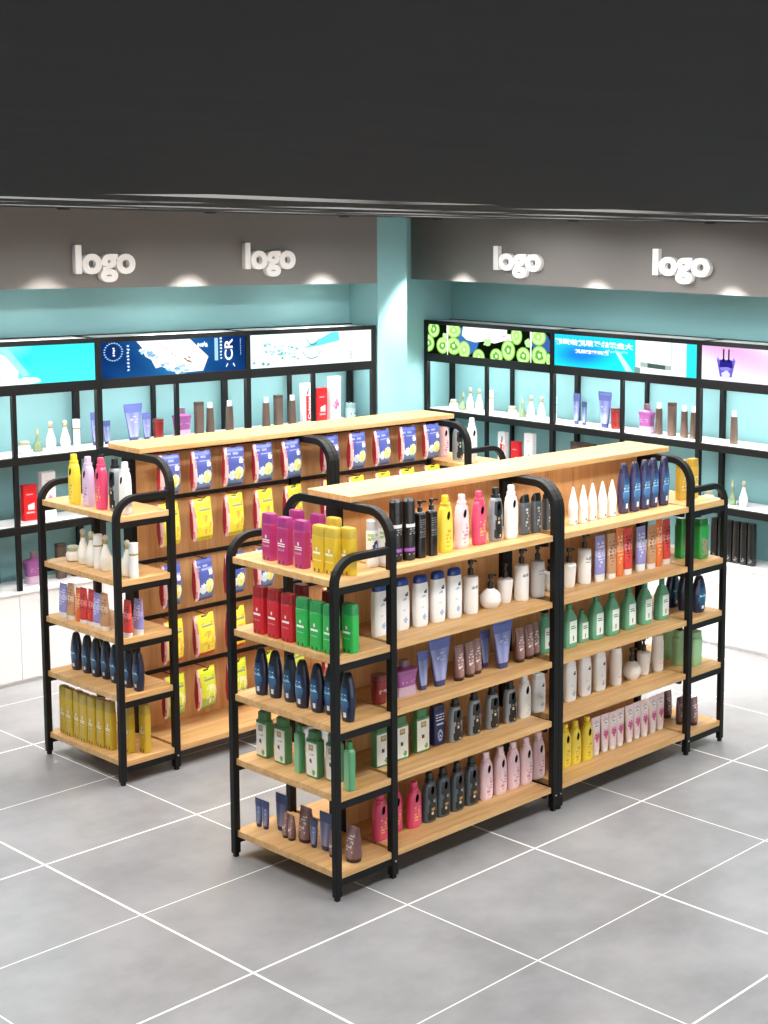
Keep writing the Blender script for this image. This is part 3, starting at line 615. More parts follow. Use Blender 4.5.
def tube(h, c, cap, top=.038, bot=.026, kind='label', ink='ffffff', mat='soft', caph=.12, b=None, e=2.3, seed=3):
    def f(xn, zn, ny, nx):
        if ny < -.3:
            if kind == 'pink':
                if (xn*.9)**2+(zn-.42)**2*14 < .30 and hsh(int(xn*6+20), int(zn*22), 3) < .72: return 'd85a9a'
                if (xn*1.1)**2+(zn-.80)**2*40 < .25 and (xn*1.1)**2+(zn-.80)**2*60 > .14: return '9ba0a8'
            if kind == 'blue':
                if zn > .72: return lighter(c, .05)
                if dash(xn, zn, 5, .45, .65, .5, seed, -.5, .5, 8): return 'b7bfe2'
                return mixc(c, 'b9bedf', .25+.45*(1-zn)+.15*math.sin(5*xn))
            if kind == 'brown':
                if abs(xn) < .55 and dash(xn, zn, 9, .2, .8, .4, seed, -.5, .5, 7): return 'e6d5d2'
                return mixc(c, 'c7a9a6', .25+.3*math.sin(3*xn+1))
            if dash(xn, zn, 8, .2, .85, .5, seed, -.6, .6, 6): return ink
            if kind == 'label' and .45 < zn < .62: return lighter(c, .35)
        return c
    z0 = caph*h; b0 = b or bot*.8
    p = PB(); p.loft([(z0, bot, b0), (z0+.03*h, bot+.002, b0+.002), (.6*h, (bot+top)/2+.003, b0*.72), (.93*h, top, .006), (.935*h, top, .0035), (h, top, .0025)], f, 32, e, dz=.007)
    q = PB(); q.loft([(0, bot*.93, b0*.93), (z0*.9, bot*.98, b0*.98), (z0, bot*.9, b0*.9)], cap, 28, e)
    return [p.build('body', mat), q.build('cap', 'plastic')], max(top, bot), b0
def simple(parts, a, b): return parts, a, b
def lofted(name, mat, sec, cf, n=28, e=2.0, dz=None):
    p = PB(); p.loft(sec, cf, n, e, dz); return p.build(name, mat)
def green_jug(h, k=1.0):
    def f(xn, zn, ny, nx):
        if ny < -.4 and abs(xn-.08) < .62 and .12 < zn < .70:
            if dash(xn, zn, 2, .50, .60, .75, 1, -.4, .5, 8): return '3f8a62'
            if (xn-.1)**2*2+(zn-.24)**2*18 < .06: return '9a8a5a' if hsh(int(xn*9+30), int(zn*40)) > .4 else '3f7a50'
            return 'e9f1ea'
        return '6aab88'
    b = lofted('body', 'soft', [(0, .045*k, .031*k), (.01, .049*k, .034*k), (.62*h, .049*k, .034*k), (.80*h, .028*k, .023*k), (.86*h, .016*k, .016*k), (.885*h, .0155*k, .0155*k)], f, 36, 4, .006)
    c = lofted('cap', 'soft', [(.88*h, .0185*k, .0185*k), (h, .0175*k, .0175*k)], '3f8a68', 20)
    return [b, c], .049*k, .034*k
def green_box(h, labelled=True, col_='568f5b'):
    def f(xn, zn, ny, nx):
        if labelled and ny < -.5 and abs(xn) < .86 and .05 < zn < .93:
            if abs(xn) < .34 and .72 < zn < .88: return 'a8945a' if abs(xn) > .2 or not .76 < zn < .84 else 'c9bc86'
            if (xn+.05)**2*1.2+(zn-.45)**2*16 < .06: return '3a3420' if xn+zn*1.5 < .68 else '8a7a30'
            if (xn-.42)**2+(zn-.16)**2*7 < .055: return '6fb05f'
            if dash(xn, zn, 2, .60, .66, .5, 3, -.5, .5, 9): return 'a9b2a6'
            return 'eef0ea'
        return col_
    b = lofted('body', 'soft', [(0, .042, .024), (.006, .0455, .027), (.80*h, .0455, .027), (.82*h, .042, .024)], f, 48, 7, .005)
    c = lofted('cap', 'soft', [(.82*h, .036, .021), (.985*h, .036, .021), (h, .034, .019)], darker(col_, .12), 32, 5)
    return [b, c], .0455, .027
def navy_bottle(h, lab='3f6fae', base='1c2547', g=1.0):
    def f(xn, zn, ny, nx):
        if ny < -.3 and abs(xn) < .62-.25*abs(zn-.45) and .12 < zn < .88:
            if dash(xn, zn, 4, .55, .72, .7, 2, -.45, .45, 8): return 'a8d4e4'
            if zn < .24 and abs(xn-.1) < .2: return 'dfeaf4'
            return mixc(lab, '12325f', .35+.35*math.sin(9*zn))
        return base
    b = lofted('body', 'plastic', [(z_, a_*g, b_*g) for z_, a_, b_ in ((0, .034, .022), (.01, .037, .024), (.30*h, .045, .027), (.52*h, .047, .028), (.72*h, .040, .025), (.80*h, .034, .023))], f, 32, 2.3, .0065)
    c = lofted('cap', 'plastic', [(z_, a_*g, b_*g) for z_, a_, b_ in ((.80*h, .0335, .0225), (.90*h, .028, .020), (.97*h, .020, .016), (h, .013, .011))], darker(base, .25), 26, 2.4)
    return [b, c], .047*g, .028*g
def gourd(h, c='f1efe6'):
    b = lofted('body', 'plastic', [(0, .020, .020), (.02*h, .027, .027), (.18*h, .036, .036), (.36*h, .0345, .0345), (.56*h, .021, .021), (.70*h, .013, .013), (.76*h, .012, .012)], c, 28, dz=.008)
    g = lofted('neck_ring', 'plastic', [(.75*h, .0145, .0145), (.82*h, .0135, .0135)], 'b09a5c', 18)
    t = lofted('cap', 'plastic', [(.82*h, .007, .007), (.86*h, .0135, .0135), (.92*h, .0165, .0165), (.97*h, .013, .013), (h, .004, .004)], 'c9c2ae', 20)
    return [b, g, t], .036, .036
def build_kind(k, h):
    if k == 'det_yellow': return detergent(h, 'f0d53e', 'e9c92c', 'f3dc55', 'd9a92a', 1)
    if k == 'det_blush': return detergent(h, 'f1cfd6', 'f2d5db', 'f6dde2', 'e08fae', 2)
    if k == 'det_lilac': return detergent(h, 'c9b0cf', 'cdb6d3', 'd3bfd8', 'a78bb5', 2)
    if k == 'det_pink': return detergent(h, 'e0476f', 'dd4a72', 'e5557c', 'f2c05a', 3)
    if k == 'det_white': return detergent(h, 'f2f0ec', 'eeeeea', 'f6f4f0', 'd7dce2', 4)
    if k == 'det_black': return detergent(h, '8d949a', '111417', '14181c', 'c9b070', 5, 'black')
    if k == 'det_dark': return detergent(h, '4e5a62', '12181c', '131b22', 'b99a58', 6, 'black')
    if k == 'aerosol':
        def f(xn, zn, ny, nx):
            if ny < -.3 and (xn-.1)**2+(zn-.52)**2*9 < .34: return '2f2f6e' if (xn-.1)**2+(zn-.52)**2*9 > .08 else 'b9b9dc'
            if ny < -.2 and .72 < zn < .9 and hsh(int(xn*4+9), int(zn*20)) < .5: return 'a9c98a'
            return 'f0f0f2'
        return [lofted('body', 'plastic', [(0, .028, .028), (.005, .030, .030), (.74*h, .030, .030), (.78*h, .027, .027)], f, 28, dz=.007), lofted('cap', 'plastic', [(.78*h, .0275, .0275), (.97*h, .0275, .0275), (h, .024, .024)], 'c9cacb', 24)], .03, .03
    if k == 'blackcan':
        def f(xn, zn, ny, nx):
            if ny < -.15 and dash(xn, zn, 1, .70, .84, .75, 8, -.85, .85, 7): return 'e9e9ea'
            if ny < -.15 and dash(xn, zn, 3, .56, .69, .55, 9, -.7, .7, 8): return 'a0a0a2'
            if ny < -.15 and .20 < zn < .27: return 'a05fc0'
            if ny < -.15 and dash(xn, zn, 1, .13, .18, .6, 5, -.6, .6, 7): return 'c9a8dc'
            return '131214'
        return [lofted('body', 'plastic', [(0, .030, .030), (.006, .033, .033), (.75*h, .033, .033), (.77*h, .031, .031)], f, 32, dz=.006), lofted('cap', 'plastic', [(.77*h, .0325, .0325), (.96*h, .0325, .0325), (h, .026, .026)], '161517', 26)], .033, .033
    if k == 'blackpump': return pump('square', h, '15110f', '0c0b0b')
    if k == 'greybox':
        def f(xn, zn, ny, nx):
            if ny < -.4 and dash(xn, zn, 7, .15, .85, .5, 3, -.3, .55, 7): return 'd5d8dc'
            return '5b6268'
        return [lofted('body', 'foil', [(0, .028, .019), (.004, .030, .021), (.76*h, .030, .021), (.80*h, .028, .018)], f, 32, 6, .006), lofted('cap', 'plastic', [(.80*h, .028, .018), (.88*h, .028, .017), (.98*h, .024, .008, 0, -.006), (h, .020, .004, 0, -.006)], '1a1c1e', 26, 5)], .03, .021
    if k in ('hs', 'hsplain', 'hs_b'): return shampoo(h, '1d3f91' if k == 'hs' else 'eceeef')
    if k == 'pump_tall': return pump('tall', h)
    if k == 'pump_grey': return pump('tall', h, 'c9c6c4')
    if k == 'pump_small': return pump('flare', h)
    if k == 'pump_round': return pump('round', h, 'f6f3f0')
    if k == 'pump_flare': return pump('flare', h)
    if k == 'lotion': return [lofted('body', 'soft', [(0, .034, .034), (.01, .038, .038), (.5*h, .040, .040), (.84*h, .0385, .0385), (.88*h, .034, .034)], lambda xn, zn, ny, nx: 'd9a0a8' if ny < -.6 and zn < .3 and dash(xn, zn, 3, .15, .3, .4, 2, -.3, .5, 8) else 'efeae6', 32, dz=.008), lofted('cap', 'soft', [(.88*h, .036, .036), (.985*h, .036, .036), (h, .033, .033)], 'f3efec', 28)], .04, .04
    if k == 'jar_red': return [lofted('body', 'glass', [(0, .030, .030), (.005, .033, .033), (.84*h, .036, .036)], lambda xn, zn, ny, nx: 'e0b0a0' if ny < -.5 and dash(xn, zn, 3, .4, .6, .5, 2) else '9a3434', 30, 3.2, .01), lofted('cap', 'plastic', [(.84*h, .037, .037), (h, .037, .037)], '6f2a2c', 28, 3.2)], .036, .036
    if k == 'decanter': return [lofted('body', 'glass', [(0, .066, .040), (.30*h, .058, .036), (.32*h, .059, .037), (.64*h, .066, .040), (.66*h, .071, .042), (.74*h, .070, .042), (.80*h, .022, .020), (.82*h, .017, .017)], lambda xn, zn, ny, nx: 'e2c4dd' if zn < .30 else ('c796c6' if ny < -.4 and dash(xn, zn, 3, .45, .62, .5, 2) else 'b068ab'), 32, 5, .007), lofted('cap', 'plastic', [(.82*h, .024, .022), (h, .024, .022)], '7a5f6e', 20, 4)], .071, .042
    if k == 'tube_blue': return tube(h, '5562a8', '3c4478', .078, .034, 'blue', mat='foil', b=.020, e=3.5)
    if k == 'tube_blue_s': return tube(h, '525fa2', '3c4478', .038, .020, 'blue', mat='foil', b=.014, e=3.5)
    if k == 'tube_blue_xs': return tube(h, '38497c', '27305a', .030, .016, 'blue', mat='foil', b=.010, e=3.5)
    if k == 'tube_blue_m': return tube(h, '38477c', '27305a', .048, .028, 'blue', mat='foil', b=.014, e=3.5)
    if k == 'tube_brown': return tube(h, '7a5350', '33201f', .033, .029, 'brown', mat='foil', b=.024, caph=.10, e=2.4)
    if k == 'tube_brown_b': return tube(h, '6e4b49', '2c1b1a', .046, .040, 'brown', mat='foil', b=.034, caph=.10, e=2.6)
    if k == 'tube_brown_s': return tube(h, '74504e', '33201f', .023, .020, 'brown', mat='foil', b=.018, caph=.10, e=2.4)
    if k == 'darktube': return tube(h, '5c3a3a', '2c1c1c', .038, .030, 'brown', mat='foil', b=.024, e=3)
    if k == 'tube_lav': return tube(h, '9793cf', 'eeeeee', .042, .038, 'label', 'dcdaf2', caph=.16, b=.022)
    if k == 'tube_tan': return tube(h, 'c99a72', 'efe9e2', .036, .035, 'label', '8a5a3c', caph=.12, b=.022)
    if k == 'tube_orange': return tube(h, 'e5793a', 'e5793a', .032, .029, 'label', 'f6c79a', caph=.10, b=.020)
    if k == 'tube_red': return tube(h, 'd8443f', 'f0ecea', .036, .033, 'label', '7a1a1c', caph=.12, b=.022)
    if k == 'tube_pink': return tube(h, 'f3dfe3', 'f1f0f0', .039, .025, 'pink', caph=.10, b=.017)
    if k == 'greenjug': return green_jug(h)
    if k == 'greenjug_s': return green_jug(h, .85)
    if k == 'boxgreen': return green_box(h)
    if k == 'greenside': return [lofted('body', 'soft', [(0, .024, .020), (.005, .026, .022), (.80*h, .026, .022), (.84*h, .018, .016)], lambda xn, zn, ny, nx: '8cc49a' if abs(xn) < .6 else '5aa070', 28, 4, .01), lofted('cap', 'soft', [(.84*h, .013, .013), (.88*h, .015, .015), (h, .014, .014)], '3f8a55', 20)], .026, .022
    if k == 'navycan':
        def f(xn, zn, ny, nx):
            if ny < -.35:
                if dash(xn, zn, 3, .70, .92, .9, 1, -.7, .7, 9): return 'dfe5f2'
                if abs(xn) < .6 and .56 < zn < .62: return 'c9d3e8'
                if xn**2*1.6+(zn-.28)**2*10 < .3 and xn**2*1.6+(zn-.28)**2*10 > .1: return 'a9c0ea'
                if dash(xn, zn, 3, .12, .44, .6, 6, -.35, .35, 9): return 'e4ecfa'
            return '1b2860'
        return [lofted('body', 'plastic', [(0, .036, .024), (.005, .039, .027), (.88*h, .039, .027), (.89*h, .037, .025)], f, 40, 5, .005), lofted('cap', 'plastic', [(.89*h, .037, .025), (h, .036, .024)], '141d48', 30, 5)], .039, .027
    if k == 'cone': return [lofted('body', 'soft', [(0, .026, .020), (.006, .029, .022), (.45*h, .031, .024), (.66*h, .024, .019)], lambda xn, zn, ny, nx: '5b8fae' if ny < -.5 and (xn-.1)**2+(zn-.14)**2*16 < .05 else 'f7f3ef', 28, 2.4, .007), lofted('cap', 'soft', [(.665*h, .0235, .0185), (.88*h, .011, .010), (.97*h, .006, .006), (h, .0025, .0025)], 'f8f5f1', 22, 2.2)], .031, .024
    if k == 'navy': return navy_bottle(h, '4f86c4', '33305c')
    if k == 'navy_dark': return navy_bottle(h, '2f6a9a', '141c38')
    if k == 'navy2': return navy_bottle(h, '2c6a86', '161f45', 1.25)
    if k == 'gold': return [lofted('body', 'plastic', [(0, .036, .024), (.005, .039, .027), (.80*h, .039, .027)], lambda xn, zn, ny, nx: 'e8d9a0' if ny < -.4 and dash(xn, zn, 6, .3, .7, .6, 2) else 'c9a53c', 28, 5, .008), lofted('cap', 'plastic', [(.80*h, .038, .026), (h, .035, .024)], 'b8932c', 24, 5)], .039, .027
    if k == 'greentub': return [lofted('body', 'plastic', [(0, .044, .030), (.01, .048, .034), (.82*h, .048, .034), (.86*h, .040, .028)], lambda xn, zn, ny, nx: '9a8a72' if ny < -.5 and abs(xn) < .5 and .12 < zn < .62 and hsh(int(xn*7+20), int(zn*18)) < .8 else '2f9a48', 36, 6, .007), lofted('cap', 'plastic', [(.86*h, .043, .030), (h, .042, .029)], '28803c', 28, 6)], .048, .034
    if k == 'greenflask': return [lofted('body', 'soft', [(0, .044, .033), (.005, .046, .035), (.80*h, .052, .038), (.84*h, .044, .033)], '9cc696', 30, 3.4, .02), lofted('cap', 'soft', [(.84*h, .045, .033), (.98*h, .045, .033), (h, .043, .031)], '98c492', 28, 3.4)], .052, .038
    if k == 'stick_mag': return stick(h, 'b02f6c', '9a2f74')
    if k == 'stick_gold': return stick(h, 'c9a825', 'b39a35', .86)
    if k == 'stick_yel': return stick(h, 'd9b62a', 'c2a53a')
    if k == 'stick_red': return stick(h, 'c81f2c', '8f1a22')
    if k == 'stick_grn': return stick(h, '30b04f', '2c8a4c')
    if k == 'gourd': return gourd(h)
    if k == 'jar': return [lofted('body', 'plastic', [(0, .030, .030), (.08*h, .040, .040), (.45*h, .044, .044), (.66*h, .034, .034)], 'efefea', 28, dz=.01), lofted('cap', 'plastic', [(.66*h, .037, .037), (.9*h, .036, .036), (h, .026, .026)], 'a3a586', 26)], .044, .044
    if k == 'cyl': return [lofted('body', 'plastic', [(0, .024, .024), (.004, .0255, .0255), (.70*h, .0255, .0255)], lambda xn, zn, ny, nx: 'a8925a' if zn > .93 else 'f0efed', 24, dz=.01), lofted('cap', 'plastic', [(.70*h, .0265, .0265), (.99*h, .0265, .0265), (h, .024, .024)], 'f3f3f1', 24)], .026, .026
    if k == 'green_decanter': return [lofted('body', 'glass', [(0, .028, .028), (.05*h, .033, .033), (.30*h, .030, .030), (.45*h, .014, .014), (.72*h, .010, .010)], '93ab86', 24, dz=.012), lofted('stopper', 'glass', [(.72*h, .009, .009), (.80*h, .014, .014), (h, .004, .004)], 'c9cda8', 16)], .033, .033
    if k == 'brownflask': return [lofted('body', 'plastic', [(0, .030, .024), (.004, .031, .026), (.82*h, .024, .020)], '5b4b42', 24, 4, .02), lofted('cap', 'plastic', [(.82*h, .019, .018), (h, .019, .018)], 'eeeeec', 20)], .031, .026
    if k == 'brownbox': return [lofted('body', 'soft', [(0, .032, .024), (.9*h, .034, .025)], '5e4d44', 24, 8, .02), lofted('lid', 'soft', [(.9*h, .034, .025), (h, .034, .025)], '463830', 24, 8)], .034, .025
    if k == 'blackbottle': return [lofted('body', 'plastic', [(0, .030, .026), (.005, .032, .028), (.80*h, .032, .028)], lambda xn, zn, ny, nx: '8a8a8a' if ny < -.4 and zn < .3 and dash(xn, zn, 5, .1, .3, .5, 3) else '111113', 24, 4, .01), lofted('cap', 'plastic', [(.80*h, .030, .026), (h, .029, .025)], '0c0c0d', 22, 4)], .032, .028
    if k == 'clearjar': return [lofted('body', 'glass', [(0, .042, .042), (.01, .048, .048), (.62*h, .048, .048), (.70*h, .042, .042)], lambda xn, zn, ny, nx: '3a4a50' if ny < -.3 and dash(xn, zn, 1, .40, .56, .8, 2, -.6, .6, 8) else 'c3dfe0', 30, dz=.008), lofted('lid', 'glass', [(.70*h, .046, .046), (.97*h, .046, .046), (h, .042, .042)], 'a9cdd0', 28)], .048, .048
    if k == 'redbox':
        p = PB(); p.box(-.050, .050, -.022, .022, 0, h, 'd8141e'); p.poly([(-.02, .3*h), (.03, .3*h), (.03, .5*h), (-.02, .44*h)], -.0225, 'f2dada'); p.poly([(-.03, .2*h), (.03, .2*h), (.03, .25*h), (-.03, .25*h)], -.0225, 'efb0b0'); p.poly([(-.03, .72*h), (.02, .72*h), (.02, .75*h), (-.03, .75*h)], -.0225, 'efb0b0')
        return [p.build('carton', 'soft')], .05, .022
    if k == 'pinkbox':
        p = PB(); p.box(-.052, .052, -.024, .024, 0, h, 'f1eef0')
        for i, (x, z) in enumerate(((0, .40), (.02, .36), (-.02, .34), (.01, .44), (.005, .30))): p.disc(x, z*h, .016, .018, -.0245-.0002*i, ['e48ab4', 'd9689e', 'eea8c8'][i % 3], 12, .3, i)
        p.poly([(-.02, .8*h), (.02, .8*h), (.02, .815*h), (-.02, .815*h)], -.0246, 'd88a9c')
        return [p.build('carton', 'soft')], .052, .024
    if k == 'pastebox':
        p = PB(); p.box(-.044, .044, -.024, .024, 0, h, 'f1f1f2'); p.poly([(-.016, .06*h), (.040, .06*h), (.040, .66*h), (-.016, .70*h)], -.0244, 'd4121c'); p.disc(.008, .82*h, .012, .03, -.0245, '6aa0d8', 10); p.disc(.0, .76*h, .008, .02, -.0246, 'd84a50', 8)
        o = p.build('carton', 'soft')
        t = text_obj('carton_lettering', 'Colgate', .05, 'letter', o, (.030, -.0252, .38*h), (PI/2, -PI/2, 0), .0003, .001, width=.56*h, height=.036)
        return [o], .044, .024
    raise KeyError(k)
DESC = {'det_yellow': ('detergent_bottle', 'yellow detergent bottle'), 'det_blush': ('detergent_bottle', 'pale pink detergent bottle'), 'det_lilac': ('detergent_bottle', 'lilac detergent bottle'), 'det_pink': ('detergent_bottle', 'deep pink detergent bottle'), 'det_white': ('detergent_bottle', 'white detergent bottle'), 'det_black': ('detergent_bottle', 'black and silver detergent bottle'), 'det_dark': ('detergent_bottle', 'dark slate detergent bottle'),
 'aerosol': ('spray_can', 'slim white spray can'), 'blackcan': ('spray_can', 'black spray can with purple stripe'), 'blackpump': ('pump_bottle', 'square black pump bottle'), 'greybox': ('shampoo_bottle', 'grey bottle with black slanted cap'), 'hs': ('shampoo_bottle', 'white shampoo bottle with blue cap'), 'hsplain': ('shampoo_bottle', 'all white shampoo bottle'), 'hs_b': ('shampoo_bottle', 'all white shampoo bottle'),
 'pump_tall': ('pump_bottle', 'tall white black-pump bottle'), 'pump_grey': ('pump_bottle', 'tall greyish black-pump bottle'), 'pump_small': ('pump_bottle', 'small white black-pump bottle'), 'pump_round': ('pump_bottle', 'squat round white pump bottle'), 'pump_flare': ('pump_bottle', 'flared white pump bottle'), 'lotion': ('lotion_bottle', 'round white lotion bottle'),
 'jar_red': ('cosmetic_jar', 'dark red glass jar'), 'decanter': ('cologne_bottle', 'square purple glass bottle'), 'tube_blue': ('cream_tube', 'large violet blue tube'), 'tube_blue_s': ('cream_tube', 'slim violet blue tube'), 'tube_blue_xs': ('cream_tube', 'tiny dark blue tube'), 'tube_blue_m': ('cream_tube', 'wide dark blue tube'), 'tube_brown': ('cream_tube', 'mauve brown tube on dark cap'), 'tube_brown_b': ('cream_tube', 'fat mauve brown tube'), 'tube_brown_s': ('cream_tube', 'short mauve brown tube'), 'darktube': ('cream_tube', 'dark brown tube'),
 'tube_lav': ('cream_tube', 'lavender tube with white cap'), 'tube_tan': ('cream_tube', 'tan tube with pale cap'), 'tube_orange': ('cream_tube', 'slim orange tube'), 'tube_red': ('cream_tube', 'red tube with white cap'), 'tube_pink': ('cream_tube', 'white tube with pink flowers'), 'greenjug': ('lotion_bottle', 'green bottle with white label'), 'greenjug_s': ('lotion_bottle', 'small green white-labelled bottle'), 'boxgreen': ('lotion_bottle', 'green flat bottle with white label'), 'greenside': ('lotion_bottle', 'narrow pale green bottle'),
 'navycan': ('lotion_bottle', 'navy box-shaped bottle with white print'), 'cone': ('shampoo_bottle', 'white pointed bottle'), 'navy': ('shampoo_bottle', 'navy oval bottle with blue label'), 'navy_dark': ('shampoo_bottle', 'dark navy oval bottle'), 'navy2': ('shampoo_bottle', 'dark navy teal-labelled bottle'), 'gold': ('lotion_bottle', 'golden yellow bottle'), 'greentub': ('lotion_bottle', 'wide bright green bottle'), 'greenflask': ('lotion_bottle', 'plain sage green flask'),
 'stick_mag': ('deodorant_stick', 'magenta deodorant stick'), 'stick_yel': ('deodorant_stick', 'mustard yellow deodorant stick'), 'stick_gold': ('deodorant_stick', 'tall mustard yellow deodorant stick'), 'stick_red': ('deodorant_stick', 'red deodorant stick'), 'stick_grn': ('deodorant_stick', 'green deodorant stick'), 'gourd': ('gourd_bottle', 'white pear-shaped bottle'), 'jar': ('cosmetic_jar', 'squat white jar'), 'cyl': ('serum_bottle', 'white cylindrical gold-banded bottle'), 'green_decanter': ('perfume_bottle', 'green glass long-necked bottle'),
 'brownflask': ('toner_bottle', 'dark brown bottle with white cap'), 'brownbox': ('toner_box', 'dark brown tall carton'), 'blackbottle': ('shampoo_bottle', 'tall black bottle'), 'clearjar': ('cosmetic_jar', 'clear pale blue jar'), 'redbox': ('carton', 'bright red carton'), 'pinkbox': ('carton', 'white carton with pink flowers'), 'pastebox': ('toothpaste_box', 'white and red toothpaste carton')}
ORD = ['leftmost', 'second from left', 'third from left', 'fourth from left', 'fifth from left', 'sixth from left', 'seventh from left', 'eighth from left', 'ninth from left', 'tenth from left']
CATS = {'pump_bottle': 'bottle', 'spray_can': 'spray can', 'cosmetic_jar': 'jar', 'cream_tube': 'tube', 'deodorant_stick': 'deodorant', 'carton': 'box', 'toothpaste_box': 'box', 'toner_box': 'box'}
LEVEL = {1: 'top', 2: 'second', 3: 'third', 4: 'fourth', 5: 'bottom'}
proto_cache = {}
def make_product(k, h):
    name = DESC[k][0]
    key = (k, round(h, 3))
    if key in proto_cache: c = copy_tree(proto_cache[key][0]); return (c,)+proto_cache[key][1:]
    parts, a, b = build_kind(k, h)
    r = empty(name)
    for o in parts: o.parent = r
    proto_cache[key] = (r, a, b)
    return r, a, b
VD = (.795, .606)
def place(items, zone, where, zone_short, rot, zs, ybounds, xb=None):
    """items: (kind, x, y, h) of the front foot point; rot 0 faces -Y, -90 faces -X"""
    hs = {}
    for it in items: hs.setdefault(it[0], []).append(it[3])
    hk = {k: round(sum(v)/len(v), 3) for k, v in hs.items()}
    cnt = {}; tot = {}
    for it in items: tot[DESC[it[0]][1]] = tot.get(DESC[it[0]][1], 0)+1
    out = []
    for k, x, y, h in items:
        r, a, b = make_product(k, hk[k])
        ax, ay = (a, b) if rot == 0 else (b, a)
        t = .62*(VD[0]*ax+VD[1]*ay)
        cx, cy = x+VD[0]*t, y+VD[1]*t
        cy = min(max(cy, ybounds[0]+ay), ybounds[1]-ay)
        if xb: cx = min(max(cx, xb[0]+ax), xb[1]-ax)
        r.location = (cx, cy, zs+.0006); r.rotation_euler = (0, 0, R(rot))
        d = DESC[k][1]; i = cnt.get(d, 0); cnt[d] = i+1
        lab = d+((', '+ORD[i] if i < len(ORD) else '') if tot[d] > 1 else '')+', '+where
        tag(r, lab, CATS.get(DESC[k][0], 'bottle'), d+'s on the '+zone_short)
        out.append(r)
    return out
ZONES = {'F1': ('front rack %s shelf, left bay', 'left bay of the front rack', 0, (.03, .42), None), 'F2': ('front rack %s shelf, right bay', 'right bay of the front rack', 0, (.03, .42), None),
 'FR': ('front rack right end, %s shelf', 'right end of the front rack', 0, (.045, .80), (2.44, 2.73)), 'FL': ('front rack left end, %s shelf', 'left end of the front rack', -90, (-.008, .812), (-.33, -.03)),
 'GL': ('rear rack left end, %s shelf', 'left end of the rear rack', -90, (GY-.008, GY+.79), (GX-.33, GX-.03)), 'GR': ('rear rack right end, %s shelf', 'right end of the rear rack', 0, (GY+.02, GY+.80), (GX+2.43, GX+2.75))}
for (z, l), items in STOCK.items():
    wh, zs_, rot, yb, xb = ZONES[z]
    items = [('stick_gold' if k == 'stick_yel' and z == 'GL' else k, x, y, h) for k, x, y, h in items]
    items = [('tube_brown_b' if k == 'tube_brown' and z == 'FL' else k, x, y, h) for k, x, y, h in items]
    items = [('navy_dark' if k == 'navy' and z in ('FL', 'GL') else k, x, y, h) for k, x, y, h in items]
    if l == 1: yb = (yb[0]+.03, yb[1]) if rot == -90 else yb
    place(items, z, wh % LEVEL[l], zs_+', '+LEVEL[l]+' shelf', rot, TOP[l-1], yb, xb)
# second row of deodorant sticks behind the first on the left end
for k, x, y, l, ref in (('stick_mag', -.115, .60, 0, 'magenta deodorant stick behind the two leftmost sticks, front rack left end'), ('stick_mag', -.115, .43, 0, 'magenta deodorant stick behind the third stick, front rack left end'), ('stick_yel', -.115, .30, 0, 'mustard yellow deodorant stick in the back row, front rack left end'),
                     ('stick_red', -.13, .55, 1, 'red deodorant stick behind the second red stick, front rack left end'), ('stick_red', -.13, .32, 1, 'red deodorant stick behind the first green stick, front rack left end')):
    r, a, b = make_product(k, .24); r.location = (x, y, TOP[l]+.0006); r.rotation_euler = (0, 0, R(-90)); tag(r, ref, 'deodorant', 'back row deodorant sticks on the left end')

# ---- goods on the wall shelves
def wall_goods(items, side, z, wname):
    cnt = {}; tot = {}
    for it in items: tot[DESC[it[0]][1]] = tot.get(DESC[it[0]][1], 0)+1
    for k, c, d, h in items:
        r, a, b = make_product(k, h)
        r.location = (c, d, z+.0006) if side == 'L' else (d, c, z+.0006); r.rotation_euler = (0, 0, 0 if side == 'L' else R(-90))
        ds = DESC[k][1]; i = cnt.get(ds, 0); cnt[ds] = i+1
        tag(r, ds+(', '+ORD[i] if tot[ds] > 1 else '')+', '+wname, CATS.get(DESC[k][0], 'bottle'), ds+'s on the '+wname)
yl = 4.70
wall_goods([('jar', .60, yl, .085), ('green_decanter', .70, yl, .17), ('gourd', .80, yl, .213), ('gourd', .91, yl, .213), ('cyl', 1.0, yl, .21), ('tube_blue_s', 1.15, yl, .25), ('tube_blue_xs', 1.24, yl, .178),
  ('tube_blue', 1.46, yl, .29), ('tube_blue_s', 1.57, yl, .211), ('jar_red', 1.67, yl, .155), ('decanter', 1.875, yl, .222), ('brownbox', 2.03, yl, .26), ('brownflask', 2.13, yl, .25), ('brownflask', 2.31, yl, .25), ('brownflask', 2.66, yl, .25), ('brownbox', 2.78, yl, .26), ('brownflask', 2.92, yl, .25),
  ('pastebox', 3.06, yl, .34), ('redbox', 3.215, yl, .29), ('pinkbox', 3.355, yl, .38), ('clearjar', 3.53, yl, .14)], 'L', 1.645, 'left wall upper shelf')
wall_goods([('redbox', .62, yl, .26), ('pinkbox', .76, yl, .34)], 'L', 1.15, 'left wall middle shelf')
wall_goods([('decanter', .64, yl, .23), ('brownbox', .845, yl, .26), ('jar_red', .96, yl, .2)], 'L', .682, 'left wall cabinet top')
xr = 4.67
